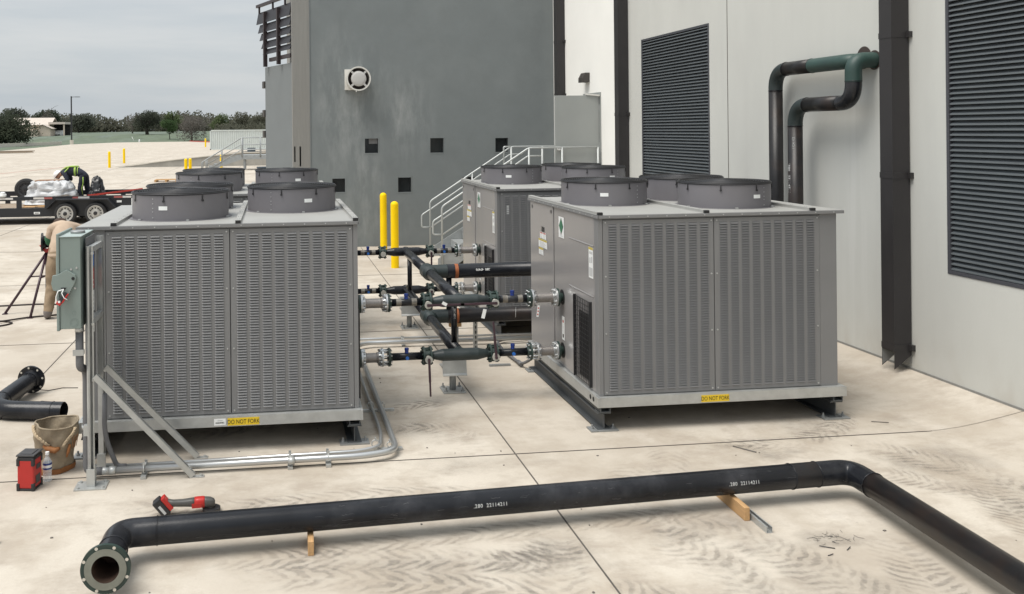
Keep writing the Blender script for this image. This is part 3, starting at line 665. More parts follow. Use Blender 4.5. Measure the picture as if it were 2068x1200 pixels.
m = MB(); m.lathe([(.17, .09), (.33, .165), (.345, .172), (.36, .165), (.375, .13), (.382, .07), (.384, 0)], (vx, TY-.05, vz), (0, -1, 0), 40); m.build('cap', 'vent_cap', vent)
m = MB()
for k_ in range(4):
    a = R(45+90*k_); d = V(math.cos(a), 0, math.sin(a)); m.bar(V(vx, TY-.40, vz)+d*.15, V(vx, TY-.40, vz)+d*.245, .045, .02, up=(0, 1, 0))
m.build('spoke', 'vent_cap', vent)
m = MB(); m.bar((vx-.06, TY-.43, vz-.27), (vx-.06, TY-.43, vz-.30), .02, .02); m.build('drain_plug', 'white_metal', vent)

# angled wing with louvre screen, left of the tower
ann = thing('annex_wing', 'low grey angled wing topped by a dark slatted screen, left of the tower', 'building', (.2, 21.5, 0))
D = V(-.36, .933, 0).normalized(); NN = V(D.y, -D.x, 0); A0 = V(.46, 20.9, 0); A1 = A0+D*1.86
m = MB(); a, b = A0, A1; e = NN*4
m.prism([a, b, b+e, a+e], (0, 0, 4.255)); m.build('wall', 'wing_grey', ann)
for z in (3.82, 3.10, 2.58):
    c = A1-NN*.0+D*.06+NN*.02; m = MB(); m.obox((c.x, c.y, z), NN*.06, D*.07, (0, 0, .09)); m.build('wall_lamp', 'fixture', ann, bevel=.015)
s = MB(); B0 = A0-NN*.05; B1 = A0+D*2.22-NN*.05
for k_, (z0, z1) in enumerate(((5.36, 5.66), (5.13, 5.34), (4.93, 5.115), (4.72, 4.90), (4.56, 4.70))):
    b1 = B1-D*.11*k_; zc, hh = (z0+z1)/2, (z1-z0)/2; mid = (B0+b1)/2; s.obox((mid.x, mid.y, zc), (b1-B0)/2, NN*.012, V(0, 0, hh)+NN*.03)
s.build('screen_slat', 'screen_dark', ann)
s = MB(); s.bar(B0+V(0, 0, 5.83), B1+D*.04+V(0, 0, 5.83), .07, .07); s.bar(B0+V(0, 0, 4.42), A0+D*1.50+V(0, 0, 4.42), .06, .09)
for t in (1.60, .7): p = A0+D*t-NN*.09; s.bar(p+V(0, 0, 4.255), p+V(0, 0, 5.62), .07, .09, up=NN)
for t in (.35, 1.15, 2.1): p = A0+D*t-NN*.05; s.bar(p+V(0, 0, 5.64), p+V(0, 0, 5.81), .04, .04, up=NN)
s.build('screen_frame', 'screen_frame_dark', ann)

# ------------------------------------------------------------------ metal staircase to the door
st = thing('metal_staircase', 'galvanised metal staircase with pipe handrails up to the open grey door', 'staircase', (4.2, 17.8, 0))
ZL = 1.2; X0, X1 = 3.28, 5.0; YF, YR = 17.20, 18.45
m = MB(); m.box(X1, 6.47, YF-.03, YR+.03, ZL-.22, ZL-.19); m.box(X1, 6.47, YF-.03, YF+.02, ZL-.19, ZL); m.box(X1, 6.47, YR-.02, YR+.03, ZL-.19, ZL); m.box(X1, 6.47, YF+.02, YR-.02, ZL-.04, ZL); m.build('landing', 'stair_steel', st)
for Y in (YF, YR):
    m = MB(); m.prism([(X0-.12, Y-.02, 0), (X0+.26, Y-.02, 0), (X1, Y-.02, ZL-.24), (X1, Y-.02, ZL+.04), (X1-.02, Y-.02, ZL+.04), (X0-.12, Y-.02, .12)], (0, .03, 0)); m.build('stringer', 'stair_steel', st)
for k_ in range(6):
    z = ZL/7*(k_+1); x = X0+(X1-X0)/7*(k_+.55); m = MB(); m.box(x, x+.29, YF+.02, YR-.03, z-.035, z); m.box(x, x+.012, YF+.02, YR-.03, z-.035-.11, z-.035); m.build('tread', 'stair_steel', st)
for x, y in ((X1+.1, YF+.1), (6.3, YF+.1), (X1+.1, YR-.1)): m = MB(); m.box(x-.05, x+.05, y-.05, y+.05, 0, ZL-.22); m.build('leg', 'stair_steel', st)
r_ = .018
for Y, xe, ext in ((YF-.04, 6.42, 0), (YR+.04, 6.42, 0)):
    m = MB(); zb, zt = 1.14, 2.27; xb, xt = 3.24, 5.0
    m.tube(rounded([(xb, Y, 0), (xb, Y, zb), (xt, Y, zt), (xe, Y, zt)], .07), r_)                # top rail
    m.tube(rounded([(xb, Y, .60), (xb-.18, Y, .60), (xb-.18, Y, .86), (xb, Y, .97), (xt-.02, Y, zt-.16), (xt+.25, Y, zt-.16)], .05), r_*.9)   # handrail with returned end
    m.tube([(xb, Y, zb-.55), (xt, Y, zt-.55)], r_*.9); m.tube([(xt, Y, zt-.42), (xe, Y, zt-.42)], r_*.9)
    for x in (xt, 5.68, xe): m.tube([(x, Y, ZL-.2), (x, Y, zt)], r_*1.15)
    x = 4.15; m.tube([(x, Y, .55), (x, Y, zb+(zt-zb)*(x-xb)/(xt-xb))], r_)
    if Y > 18: m.tube(rounded([(xt-.16, Y, ZL+.1), (xt-.16, Y, zt+.0), (xt, Y, zt)], .03), r_)
    m.build('handrail', 'rail_galv', st)

# ------------------------------------------------------------------ the four chillers
def make_chiller(X0, s, Y0, label, group):
    root = thing('chiller', label, 'chiller', (X0, Y0, 0), group)
    def put(mb, name, mats, parent=None, bevel=0):
        mb.v = [V(X0+s*p.x, Y0+p.y, p.z) for p in mb.v]
        if s < 0: mb.f = [tuple(reversed(f)) for f in mb.f]
        return mb.build(name, mats, parent or root, bevel=bevel)
    ZB, ZT = .305, 1.862
    # cabinet shell with the coil behind the louvres
    m = MB(); m.box(-1.10, .922, .024, 2.07, ZB+.01, ZT-.005); put(m, 'coil', 'coil')
    m = MB(); m.box(-1.145, -1.107, .0, .10, ZB, ZT); m.box(.925, 1.09, .004, .05, ZB, ZT); m.box(1.075, 1.09, .05, 2.09, ZB, ZT); m.box(-1.13, 1.075, 2.07, 2.09, ZB, ZT)
    m.box(-1.107, .925, .012, .04, ZT-.018, ZT); m.box(-1.107, .925, .012, .04, ZB, ZB+.008); m.box(-.0815, -.0785, .012, .04, ZB, ZT)
    put(m, 'cabinet', 'cabinet', bevel=.002)
    for x0, x1 in ((-1.103, -.084), (-.076, .921)):
        m = MB(); z0, z1 = .314, 1.842; cw = (x1-x0-.07)/9
        m.box(x0, x1, 0, .014, z0, .352); m.box(x0, x1, 0, .014, 1.806, z1)
        edges = [x0]+[x0+.035+cw*i for i in range(10)]+[x1]
        for i in range(10):
            a = x0+.035+cw*i-.0145 if i else x0; b = x0+.035+cw*i+.0145 if i < 9 else x1
            m.box(a, b, 0, .014, .352, 1.806)
        for i in range(9):
            a, b = x0+.035+cw*i+.0145, x0+.035+cw*(i+1)-.0145; z = .354
            while z < 1.792:
                m.add([(a, -.010, z), (b, -.010, z), (b, .005, z+.0170), (a, .005, z+.0170), (b, .010, z+.0180), (a, .010, z+.0180), (a, -.0085, z-.0012), (b, -.0085, z-.0012), (b, .009, z+.0168), (a, .009, z+.0168)],
                      [(0, 1, 2, 3), (3, 2, 4, 5), (7, 6, 9, 8), (0, 6, 7, 1), (0, 3, 6), (1, 7, 2)])
                z += .0224
        p = put(m, 'louvre_panel', 'cabinet')
        m = MB()
        for x in (x0+.022, x1-.022):
            for z in (.335, .85, 1.35, 1.822): m.hexbolt((x, 0, z), (0, -1, 0), .0075, .006)
        put(m, 'screw', 'galv', p)
    # roof deck
    m = MB(); m.box(-1.146, 1.143, -.008, 2.12, ZT+.006, ZT+.026); rf = put(m, 'roof', 'roof_steel')
    m = MB(); m.box(-1.155, 1.152, -.022, -.0085, ZT-.004, ZT+.024); m.box(-1.160, -1.1465, -.022, 2.13, ZT-.004, ZT+.022); m.box(1.1435, 1.152, -.0085, 2.13, ZT-.004, ZT+.022)
    put(m, 'edge_flange', 'cabinet', rf, bevel=.002)
    m = MB()
    for i in range(13):
        m.hexbolt((-1.05+.175*i, -.022, ZT+.010), (0, -1, 0), .006, .004)
        m.hexbolt((-1.160, .1+.16*i, ZT+.010), (-1, 0, 0), .006, .004)
    put(m, 'screw', 'galv', rf)
    for x in (-1.130, -.150, .855):
        m = MB(); m.box(x-.023, x+.023, .008, 2.12, ZT+.0265, ZT+.052); m.box(x-.030, x+.030, .008, 2.12, ZT+.0262, ZT+.0295)
        rb = put(m, 'roof_rib', 'roof_steel', rf, bevel=.003)
        m = MB(); m.box(x-.022, x+.022, -.020, .0075, ZT+.0262, ZT+.050); put(m, 'rib_end_seal', 'dark', rf)
        m = MB()
        for i in range(9):
            for q in (-.010, .010): m.hexbolt((x+q, .1+.22*i, ZT+.052), (0, 0, 1), .005, .0025)
        put(m, 'screw', 'galv_dull', rf)
    # fans
    for fx, fy, sa in ((-.62, 1.24, 250), (.385, .70, 285), (.385, 1.62, 262)):
        zb, zt, r = ZT+.026, 2.105, .424
        m = MB(); m.lathe([(0, r+.030), (.004, r+.030), (.004, r), (zt-zb, r), (zt-zb, r-.008), (.0, r-.008)], (fx, fy, zb), (0, 0, 1), 64)
        dr = put(m, 'fan_drum', 'drum')
        m = MB()
        for k in range(6): a = R(60*k+17); m.box(fx+math.cos(a)*(r+.016)-.011, fx+math.cos(a)*(r+.016)+.011, fy+math.sin(a)*(r+.016)-.011, fy+math.sin(a)*(r+.016)+.011, zb, zb+.014)
        for z in (.03, .08, .11, .15, .19): a = R(-62); m.hexbolt((fx+math.cos(a)*r, fy+math.sin(a)*r, zb+z), (math.cos(a), math.sin(a), 0), .005, .003)
        put(m, 'mounting_bolt', 'galv', dr)
        m = MB(); m.lathe([(0, .12), (.05, .12), (.05, 0)], (fx, fy, zt-.12), (0, 0, 1), 24)
        for k in range(5):
            a = R(72*k); d = V(math.cos(a), math.sin(a), 0); n = V(-d.y, d.x, 0); c = V(fx, fy, zt-.10)
            m.add([c+d*.1-n*.06+V(0, 0, .02), c+d*.1+n*.06-V(0, 0, .02), c+d*.40+n*.13-V(0, 0, .03), c+d*.40-n*.10+V(0, 0, .03)], [(0, 1, 2, 3)])
        m.lathe([(0, 0), (0, .415)], (fx, fy, zb+.01), (0, 0, 1), 32); put(m, 'fan_blades', 'dark', dr)
        m = MB(); dome = lambda q: zt+.012+.026*(1-(q/r)**2)
        for k in range(18): q = .05+(r+.004-.05)*k/17; m.torus((fx, fy, dome(q)), (0, 0, 1), q, .0030, 48, 4)
        for k in range(16):
            a = R(22.5*k+8); d = V(math.cos(a), math.sin(a), 0); c = V(fx, fy, 0)
            m.tube([c+d*q+V(0, 0, dome(q)-.005) for q in (.04, .15, .27, .36, r+.004)], .0034, 5)
        m.torus((fx, fy, zt+.010), (0, 0, 1), r+.003, .0075, 64, 6); m.torus((fx, fy, zt+.020), (0, 0, 1), r-.006, .006, 64, 6)
        m.lathe([(0, .055), (.006, .055), (.006, 0)], (fx, fy, dome(0)), (0, 0, 1), 20)
        for k in range(8):
            a = R(45*k+14); d = V(math.cos(a), math.sin(a), 0); c = V(fx, fy, 0); p = c+d*(r+.006)
            m.tube([p-d*.03+V(0, 0, zt+.016), p+V(0, 0, zt+.014), p+V(0, 0, zt-.045)], .0045, 6); m.hexbolt(p+V(0, 0, zt-.046), d, .011, .006)
        put(m, 'fan_guard', 'black_wire', dr)
        m = MB(); zz = zb+.095; N = 4; a0, a1 = sa-5.2, sa+5.2
        for i in range(N+1):
            a = R(a0+(a1-a0)*i/N)
            for z in (zz, zz+.034): m.v.append(V(fx+math.cos(a)*(r+.0025), fy+math.sin(a)*(r+.0025), z))
        for i in range(N): m.f.append((2*i, 2*i+2, 2*i+3, 2*i+1)); m.m.append(0); m.sm.append(False)
        if fy != 1.62: put(m, 'sticker', 'label_white', dr)
    # base rails and skids
    m = MB(); m.box(-1.155, 1.135, -.036, -.002, .214, .300); m.box(-1.155, 1.135, -.036, .06, .300, .3045)
    m.box(-1.175, -1.1555, -.036, 2.13, .214, .300); m.box(-1.175, -1.1045, .0605, 2.13, .300, .3045); m.box(1.1355, 1.15, -.036, 2.13, .214, .300); m.box(-1.155, 1.135, 2.10, 2.13, .214, .30)
    br = put(m, 'base_rail', 'galv', bevel=.002)
    m = MB()
    for y in (.075, .15): m.lathe([(0, .022), (.001, .022), (.001, 0)], (-1.1752, y, .262), (-1, 0, 0), 20)
    put(m, 'lifting_hole', 'dark', br)
    for x in (-1.105, 1.07):
        m = MB(); c = x-.045
        for a in ((c, c+.006, .172, .2135), (c+.084, c+.09, .172, .2135), (c+.006, c+.084, .172, .178)): m.box(a[0], a[1], -.03, 2.1, a[2], a[3])
        put(m, 'channel', 'skid')
        m = MB(); m.box(x-.06, x+.06, .0, 2.1, .150, .158); m.box(x-.004, x+.004, .01, 2.1, .020, .150); m.box(x-.06, x+.06, .01, 2.1, .012, .020)
        m.box(x-.055, x+.055, -.01, .09, .158, .172); m.box(x-.055, x+.055, 1.9, 2.0, .158, .172)
        sk = put(m, 'skid_beam', 'skid')
        for y in (.01, 1.95):
            m = MB(); m.box(x-.125, x+.125, y-.03, y+.10, .001, .012)
            for q in (-.095, .095): m.lathe([(0, .016), (.012, .016), (.012, .009), (.035, .009), (.035, 0)], (x+q, y+.04, .012), (0, 0, 1), 8)
            put(m, 'foot_plate', 'galv_dull', sk)
    # service side
    sx = -1.145
    m = MB(); m.box(sx, sx+.015, 1.275, 2.075, ZB+.002, ZT-.006); p = put(m, 'access_panel', 'cabinet_side', bevel=.006)
    m = MB()
    for y in (1.33, 2.0): m.lathe([(0, .02), (.002, .02), (.002, 0)], (sx, y, 1.80), (-1, 0, 0), 16)
    m.box(sx-.004, sx, 1.565, 1.655, 1.565, 1.615); put(m, 'pull', 'plastic_black', p)
    m = MB(); m.box(sx+.008, sx+.02, .905, 1.262, ZB+.002, ZT-.006); put(m, 'access_panel', 'cabinet_side', bevel=.004)
    m = MB(); m.box(sx, sx+.015, .105, .890, ZB+.002, ZT-.006)
    for z in (1.600, 1.147): m.add([(sx-.001, .12, z-.008), (sx-.001, .78, z-.008), (sx-.006, .78, z), (sx-.006, .12, z), (sx-.001, .78, z+.008), (sx-.001, .12, z+.008)], [(0, 1, 2, 3), (3, 2, 4, 5)])
    dp = put(m, 'access_panel', 'cabinet_side', bevel=.006)
    m = MB(); y0, y1, z0, z1 = .18, .59, .34, 1.088; m.box(sx-.004, sx-.001, y0+.03, y1-.10, z0+.03, z1-.12); put(m, 'grille_opening', 'dark', dp)
    m = MB(); g = 9
    for i in range(g+1): y = y0+(y1-y0)*i/g; m.box(sx-.022, sx-.018, y-.003, y+.003, z0, z1)
    for i in range(18): z = z0+(z1-z0)*i/17; m.box(sx-.0175, sx-.0135, y0, y1, z-.003, z+.003)
    m.box(sx-.03, sx-.001, y0-.008, y0, z0-.008, z1+.008); m.box(sx-.03, sx-.001, y1, y1+.008, z0-.008, z1+.008)
    put(m, 'grille', 'black_wire', dp)
    def lab(name, y0, y1, z0, z1, mat, extra, xx=sx):
        q = lambda y, z: (X0+s*(xx-.002), Y0+y, z)
        sticker(name, [q(y1, z0), q(y0, z0), q(y0, z1), q(y1, z1)], mat, root, extra, n=(-s, 0, 0))
    lines = lambda n, a, b, u0=.12, u1=.88: [(u0, u1-.1*(i % 3), a+(b-a)*i/n, a+(b-a)*(i+.45)/n, 'label_grey') for i in range(n)]
    lab('warning_label', 1.50, 1.71, 1.49, 1.555, 'label_white', [(.05, .45, .8, .98, 'label_red'), (.55, .95, .8, .98, 'label_red')]+lines(4, .1, .7, .1, .42)+lines(4, .1, .7, .58, .95))
    lab('warning_label', 1.47, 1.76, 1.395, 1.483, 'label_white', [(0, 1, .78, 1, 'label_gold')]+lines(6, .06, .72))
    lab('warning_label', 1.60, 1.755, 1.315, 1.39, 'label_white', [(0, 1, .72, 1, 'label_gold')]+lines(4, .06, .66))
    lab('refrigerant_label', .945, 1.105, 1.57, 1.775, 'label_white', lines(3, .06, .26, .2, .8), sx+.008)
    m = MB(); c = V(sx+.0020, 1.025, 1.685); m.add([c+V(0, .062, 0), c+V(0, 0, .078), c-V(0, .062, 0), c-V(0, 0, .078)], [(0, 1, 2, 3)]); put(m, 'green_diamond', 'label_green')
    m = MB(); c = V(sx+.0026, 1.025, 1.685); m.add([c+V(0, .066, 0), c+V(0, 0, .083), c-V(0, .066, 0), c-V(0, 0, .083)], [(0, 1, 2, 3)]); put(m, 'diamond_edge', 'black_ink')
    lab('instruction_label', .125, .235, 1.31, 1.585, 'label_white', [(0, 1, .92, 1, 'label_gold'), (.1, .9, .06, .34, 'label_grey'), (.15, .45, .48, .66, 'label_grey'), (.55, .85, .5, .7, 'label_grey'), (.1, .9, .78, .86, 'label_grey')])
    lab('warning_label', .955, 1.03, .57, .80, 'label_white', [(.25, .75, .74, .84, 'label_red'), (.25, .75, .10, .25, 'black_ink')]+lines(6, .32, .68, .3, .7), sx+.008)
    for z in (.985, .462):
        m = MB(); m.lathe([(0, .075), (.003, .075), (.003, .045)], (sx+.007, 1.02, z), (-1, 0, 0), 28); put(m, 'pipe_collar', 'dark')
    return root
GRP = 'grey three-fan chillers'
chA = make_chiller(-.455, -1, 7.5, 'grey louvred chiller behind the strut stand with the green switch box, left front', GRP)
chB = make_chiller(3.945, 1, 7.5, 'grey louvred chiller in front of the dark downspout, with its labelled side showing', GRP)
chC = copy_tree(chA); chC.location.y = 11.06; chC['label'] = 'grey chiller mostly hidden, only its fans showing beyond the left front chiller'
chD = copy_tree(chB); chD.location.y = 11.06; chD['label'] = 'grey chiller between the metal staircase and the chiller in front of it'
m = MB(); m.box(2.925, 2.955, 11.056, 11.059, 1.56, 1.68); m.build('sticker', 'label_white', chD)
# stickers on the front rails
def do_not_fork(x0, x1, z0, z1, par):
    o = sticker('yellow_sign', [(x0, 7.4635, z0), (x1, 7.4635, z0), (x1, 7.4635, z1), (x0, 7.4635, z1)], 'label_yellow', par, n=(0, -1, 0))
    t = MB(); text_mb(t, 'DO NOT FORK', .0505, lambda x, y: V((x0+x1)/2+x*.76, 7.4605, z0+.0135+y), align='CENTER'); t.build('lettering', 'black_ink', o)
do_not_fork(-.405, -.145, .222, .284, chA); do_not_fork(3.715, 3.975, .224, .284, chB)
sticker('barcode_label', [(-.515, 7.4635, .228), (-.420, 7.4635, .228), (-.420, 7.4635, .282), (-.515, 7.4635, .282)], 'label_white', chA,
        [(.12+.055*i, .12+.055*i+.02+.012*(i % 3), .28, .50, 'black_ink') for i in range(14)]+[(.3, .75, .68, .80, 'label_grey')], n=(0, -1, 0))

# ------------------------------------------------------------------ header pipework between the chillers
XC = 1.775
def header(Z, name, label, supply):
    root = thing(name, label, 'pipework', (XC, 8.52, Z), 'chilled water headers')
    PM = 'pipe'
    m = MB(); m.tube([(XC, 8.56, Z), (XC, 10.12, Z)], .057, 24); m.tube([(XC, 10.48, Z), (XC, 12.0, Z)], .057, 24); m.build('header_pipe', PM, root)
    m = MB(); m.lathe([(0, .058), (.06, .086), (.30, .086), (.36, .058)], (XC, 10.12, Z), (0, 1, 0), 28)
    m.lathe([(0, .080), (.20, .080), (.205, .084)], (XC+.02, 10.30, Z), (1, 0, 0), 28); m.build('tee_fitting', 'pipe_green', root)
    m = MB(); m.tube([(XC+.22, 10.30, Z), (6.10, 10.30, Z)], .084, 28); big = m.build('main_pipe', 'pipe_rust' if not supply else PM, root)
    m = MB(); m.tube([(2.085, 10.30, Z), (2.125, 10.30, Z)], .0855, 28, cap=False); m.build('orange_mark', 'orange_paint', root)
    if supply:
        t = MB()
        def wrap(x, y, xo=2.50):
            a = R(-14)+(y-.014)/.084; return V(xo-x, 10.30-.0848*math.cos(a), Z-.0848*math.sin(a)*1)
        text_mb(t, '.280  47470', .036, lambda x, y: wrap(x, y), bold=.0006); t.build('stencil_number', 'white_ink', root)
    for bi, Y in enumerate((8.52, 12.06)):
        m = MB(); m.lathe([(-.36, .0366), (-.27, .0366), (-.17, .058), (.17, .058), (.27, .0366), (.36, .0366)], (XC, Y, Z), (1, 0, 0), 26)
        m.lathe([(0, .058), (.02, .064), (.055, .060)], (XC, Y+.02, Z), (0, 1, 0), 24)
        m.build('branch_tee', 'pipe_green' if bi == 0 else PM, root)
        for sd in (-1, 1):
            A = lambda d: XC+sd*d
            vb = MB(); vb.lathe([(0, .088), (.018, .088), (.018, .040)], (A(.285), Y, Z), (sd, 0, 0), 28); vb.lathe([(0, .040), (0, .088), (.018, .088), (.018, .040)], (A(.352), Y, Z), (sd, 0, 0), 28)
            vb.lathe([(0, .066), (.049, .066)], (A(.303), Y, Z), (sd, 0, 0), 24)
            for k in range(8):
                a = R(45*k+22.5); q = V(0, math.cos(a), math.sin(a))*.073; vb.tube([V(A(.272), Y, Z)+q, V(A(.383), Y, Z)+q], .0075, 6)
            va = vb.build('butterfly_valve', 'flange_green', root)
            m = MB(); m.tube([(A(.328), Y-.06, Z), (A(.328), Y-.115, Z-.012)], .022, 12); m.lathe([(0, .036), (.010, .036), (.010, 0)], (A(.328), Y-.115, Z-.012), (0, -1, 0), 24); m.build('valve_disc', 'handle_grey', va)
            m = MB(); c = V(A(.328), Y-.132, Z-.012)
            if bi == 0: d = V(-sd, 0, .0) if supply else (V(.03, 0, -1) if sd < 0 else V(.0-.08, 0, 1))
            else: d = V(0, 0, -1)
            d = d.normalized(); m.bar(c-d*.015, c+d*.21, .022, .012, up=(0, 1, 0)); m.bar(c+d*.20, c+d*.345, .016, .018, up=(0, 1, 0)); m.lathe([(0, .014), (.012, .014), (.012, 0)], c+V(0, .004, 0), (0, -1, 0), 12)
            if not (bi == 1 and sd < 0): m.build('lever', 'stand_purple', va)
            m = MB(); m.tube([(A(.37), Y, Z), (A(.69), Y, Z)], .0366, 20); br = m.build('branch_pipe', PM, root)
            if supply or bi == 1:
                
                for q0 in (.425, .575): m = MB(); m.tube([(A(q0), Y, Z), (A(q0+.05), Y, Z)], .0371, 20, cap=False); m.build('bare_metal_band', 'pipe_bare', br)
            m = MB(); m.lathe([(0, .020), (.022, .017), (.025, .021), (.048, .021), (.048, 0)], (A(.525), Y, Z+.034), (0, 0, 1), 12)
            m.build('blue_plug', 'blue_dark', br)
            if not (supply and bi == 0): m = MB(); m.lathe([(0, .017), (.014, .017), (.014, 0)], (A(.525), Y-.034, Z-.008), (0, -1, 0), 12); m.build('blue_plug', 'blue', br)
            # flange pair, braided hose, flange, stub into the chiller
            g = .0 if (supply or sd < 0 and bi) else .045
            m = MB(); m.lathe([(0, .037), (.02, .050), (.02, .088), (.038, .088), (.038, .03)], (A(.668), Y, Z), (sd, 0, 0), 30); f1 = m.build('flange', 'flange_green', root)
            m = MB(); m.lathe([(0, .03), (0, .088), (.016, .088), (.016, .055), (.045, .052)], (A(.710+g), Y, Z), (sd, 0, 0), 30)
            for k in range(8):
                a = R(45*k+22.5); q = V(0, math.cos(a), math.sin(a))*.073; m.tube([V(A(.672), Y, Z)+q, V(A(.760+g), Y, Z)+q], .0075, 6); m.hexbolt(V(A(.727+g), Y, Z)+q, (sd, 0, 0), .014, .012)
            m.build('flange_ring', 'galv_bright', root)
            m = MB(); m.lathe([(.0, .052), (.025, .052), (.03, .046), (.170-g, .046), (.175-g, .052), (.205-g, .052)], (A(.745+g), Y, Z), (sd, 0, 0), 24)
            m.build('braided_hose', 'braid', root)
            m = MB(); m.lathe([(0, .054), (.02, .054), (.025, .088), (.043, .088)], (A(.925), Y, Z), (sd, 0, 0), 30)
            for k in range(8):
                a = R(45*k+22.5); q = V(0, math.cos(a), math.sin(a))*.073; m.hexbolt(V(A(.950), Y, Z)+q, (-sd, 0, 0), .014, .020)
            m.build('flange_ring', 'galv_bright', root)
            m = MB(); m.lathe([(0, .03), (0, .088), (.020, .088), (.020, .045), (.066, .040)], (A(.970), Y, Z), (sd, 0, 0), 30); m.build('flange', 'flange_green', root)
    return root
hu = header(.985, 'upper_header', 'upper black pipe header with blue plugs, joined to both rows of chillers', True)
hl = header(.462, 'lower_header', 'lower black pipe header on galvanised pedestals, nearer the ground', False)
m = MB(); m.tube([(2.34, 8.535, .90), (2.335, 8.53, .80)], .002, 5); o = m.build('tag_string', 'label_white', hu)
def paper_tag(x, y, z, w_, h, tilt, par, red=False):
    m = MB(); c = V(x, y, z); a = V(math.cos(tilt), 0, math.sin(tilt)); b = V(-math.sin(tilt), 0, math.cos(tilt))
    m.obox(c, a*w_/2, V(0, .0008, 0), b*h/2); o = m.build('paper_tag', 'label_white', par)
    if red:
        m = MB()
        for k in range(3): m.obox(c+b*h*(.28-.28*k)-V(0, .0014, 0), a*w_*.3, V(0, .0004, 0), b*h*.06)
        m.build('print', 'label_red', o)
paper_tag(1.985, 8.39, .875, .034, .09, -.25, hu); paper_tag(2.53, 8.42, .875, .022, .11, -.12, hu, True); paper_tag(1.60, 8.38, .985, .05, .03, -.5, hu)
for (x, y, rad) in ((1.775, 8.80, .031), (1.775, 11.75, .031), (2.02, 10.30, .034)):
    m = MB(); e = .05 if y != 10.30 else .08; m.tube([(x, y, .462+e), (x, y, .985-e)], rad, 16); post = m.build('spacer_post', 'pipe', hl)
t = MB()
def wv(x, y):
    a = (y-.010)/.0318; return V(1.775+.0318*math.sin(-a)*1, 8.80-.0318*math.cos(a), .86-x)
text_mb(t, '22114211', .026, wv, bold=.0004); t.build('stencil_number', 'white_ink', hl)
# pedestals
def pedestal(Y, label):
    root = thing('pipe_pedestal', label, 'pipe support', (XC, Y, 0), 'pipe pedestals')
    m = MB(); m.box(XC-.115, XC+.115, Y-.115, Y+.115, .001, .014); pl = m.build('base_plate', 'galv', root, bevel=.002)
    m = MB()
    for a in (-1, 1):
        for b in (-1, 1): m.lathe([(0, .018), (.012, .018), (.012, .008), (.042, .008), (.042, 0)], (XC+a*.085, Y+b*.085, .014), (0, 0, 1), 8)
    m.build('anchor_bolt', 'galv_dull', pl)
    m = MB(); m.tube([(XC, Y, .014), (XC, Y, .26)], .034, 22); m.build('column', 'galv_dull', root)
    m = MB(); w_ = .122
    m.prism([(XC-w_, Y-.115, .205), (XC-w_, Y-.135, .190), (XC-w_, Y-.135, .182), (XC-w_, Y-.105, .195), (XC-w_, Y-.085, .385), (XC-w_, Y-.085, .400), (XC-w_, Y-.090, .400)], (2*w_, 0, 0))
    m.box(XC-w_, XC+w_, Y-.0845, Y+.085, .392, .402); m.box(XC-w_, XC+w_, Y-.07, Y+.07, .25, .262)
    m.build('saddle', 'galv', root)
pedestal(8.90, 'galvanised pedestal under the near end of the lower header, nearer the camera')
pedestal(11.82, 'galvanised pedestal under the far end of the lower header, seen behind pipes')
sp = thing('strut_post', 'slotted galvanised strut post under the main pipe beside the near pedestal', 'pipe support', (2.365, 10.45, 0))
m = MB(); m.box(2.342, 2.388, 10.43, 10.47, 0, .378); m.build('strut', 'galv', sp)
m = MB()
for k in range(6): m.box(2.358, 2.372, 10.4275, 10.43, .03+.06*k, .065+.06*k)
m.build('slot', 'dark', sp)
m = MB(); m.box(2.02, 2.16, 10.27, 10.34, .335, .377); tag(m.build('wood_packer', 'wood', org=(2.1, 10.3, .335)), 'small wooden block tucked under the far black pipe', 'wood block')
m = MB(); m.tube([(2.1, 10.3, 0), (2.1, 10.3, .335)], .03, 10); m.build('packer_stand', 'galv_dull', bpy.data.objects['strut_post'])

# ------------------------------------------------------------------ conduit runs
c1 = thing('conduit_run', 'thick bright galvanised conduit running along the ground round the left chiller', 'conduit', (.3, 7.04, 0))
P1 = rounded([(-1.30, 7.035, .062), (.70, 7.06, .062), (.96, 7.14, .062), (.965, 7.6, .062), (.96, 10.80, .062), (3.4, 10.72, .062)], .26, 10)
m = MB(); m.tube(P1, .025, 18); m.build('tube', 'galv_bright', c1)
m = MB()
for x in (-1.28, .085): m.tube([(x, 7.037, .062), (x+.05, 7.037, .062)], .031, 18)
m.tube([(-1.34, 7.034, .062), (-1.28, 7.035, .062)], .028, 16); m.build('coupling', 'galv', c1)
c2 = thing('conduit_run', 'thin bright conduit lying behind the thick one along the ground', 'conduit', (.3, 7.16, 0))
P2 = rounded([(-1.17, 7.150, .05), (.66, 7.20, .05), (.84, 7.28, .05), (.885, 7.6, .05), (.88, 11.05, .05), (3.4, 10.98, .05)], .24, 10)
m = MB(); m.tube(P2, .015, 14); m.build('tube', 'galv_bright', c2)
for (x, y, ax) in ((-1.02, 7.09, 0), (.40, 7.12, 0), (.10, 7.12, 0), (1.55, 10.92, 0), (.93, 8.35, 1), (.86, 7.32, 2)):
    m = MB(); d = V(0, 1, 0) if ax == 0 else V(1, 0, 0); n = V(d.y, -d.x, 0); c = V(x, y, 0)
    L = .11 if ax == 0 else .17
    m.obox(c+V(0, 0, .011), d*L, n*.020, V(0, 0, .010))
    for q, r_c in ((-.055, .030), (.062, .020)):
        p = c+d*q; m.torus(p+V(0, 0, .062 if r_c > .025 else .05), n, r_c, .005, 20, 5); m.bar(p+V(0, 0, .086 if r_c > .025 else .066), p+V(0, 0, .112 if r_c > .025 else .09), .02, .012, up=d)
    m.build('conduit_clamp', 'galv', c1)
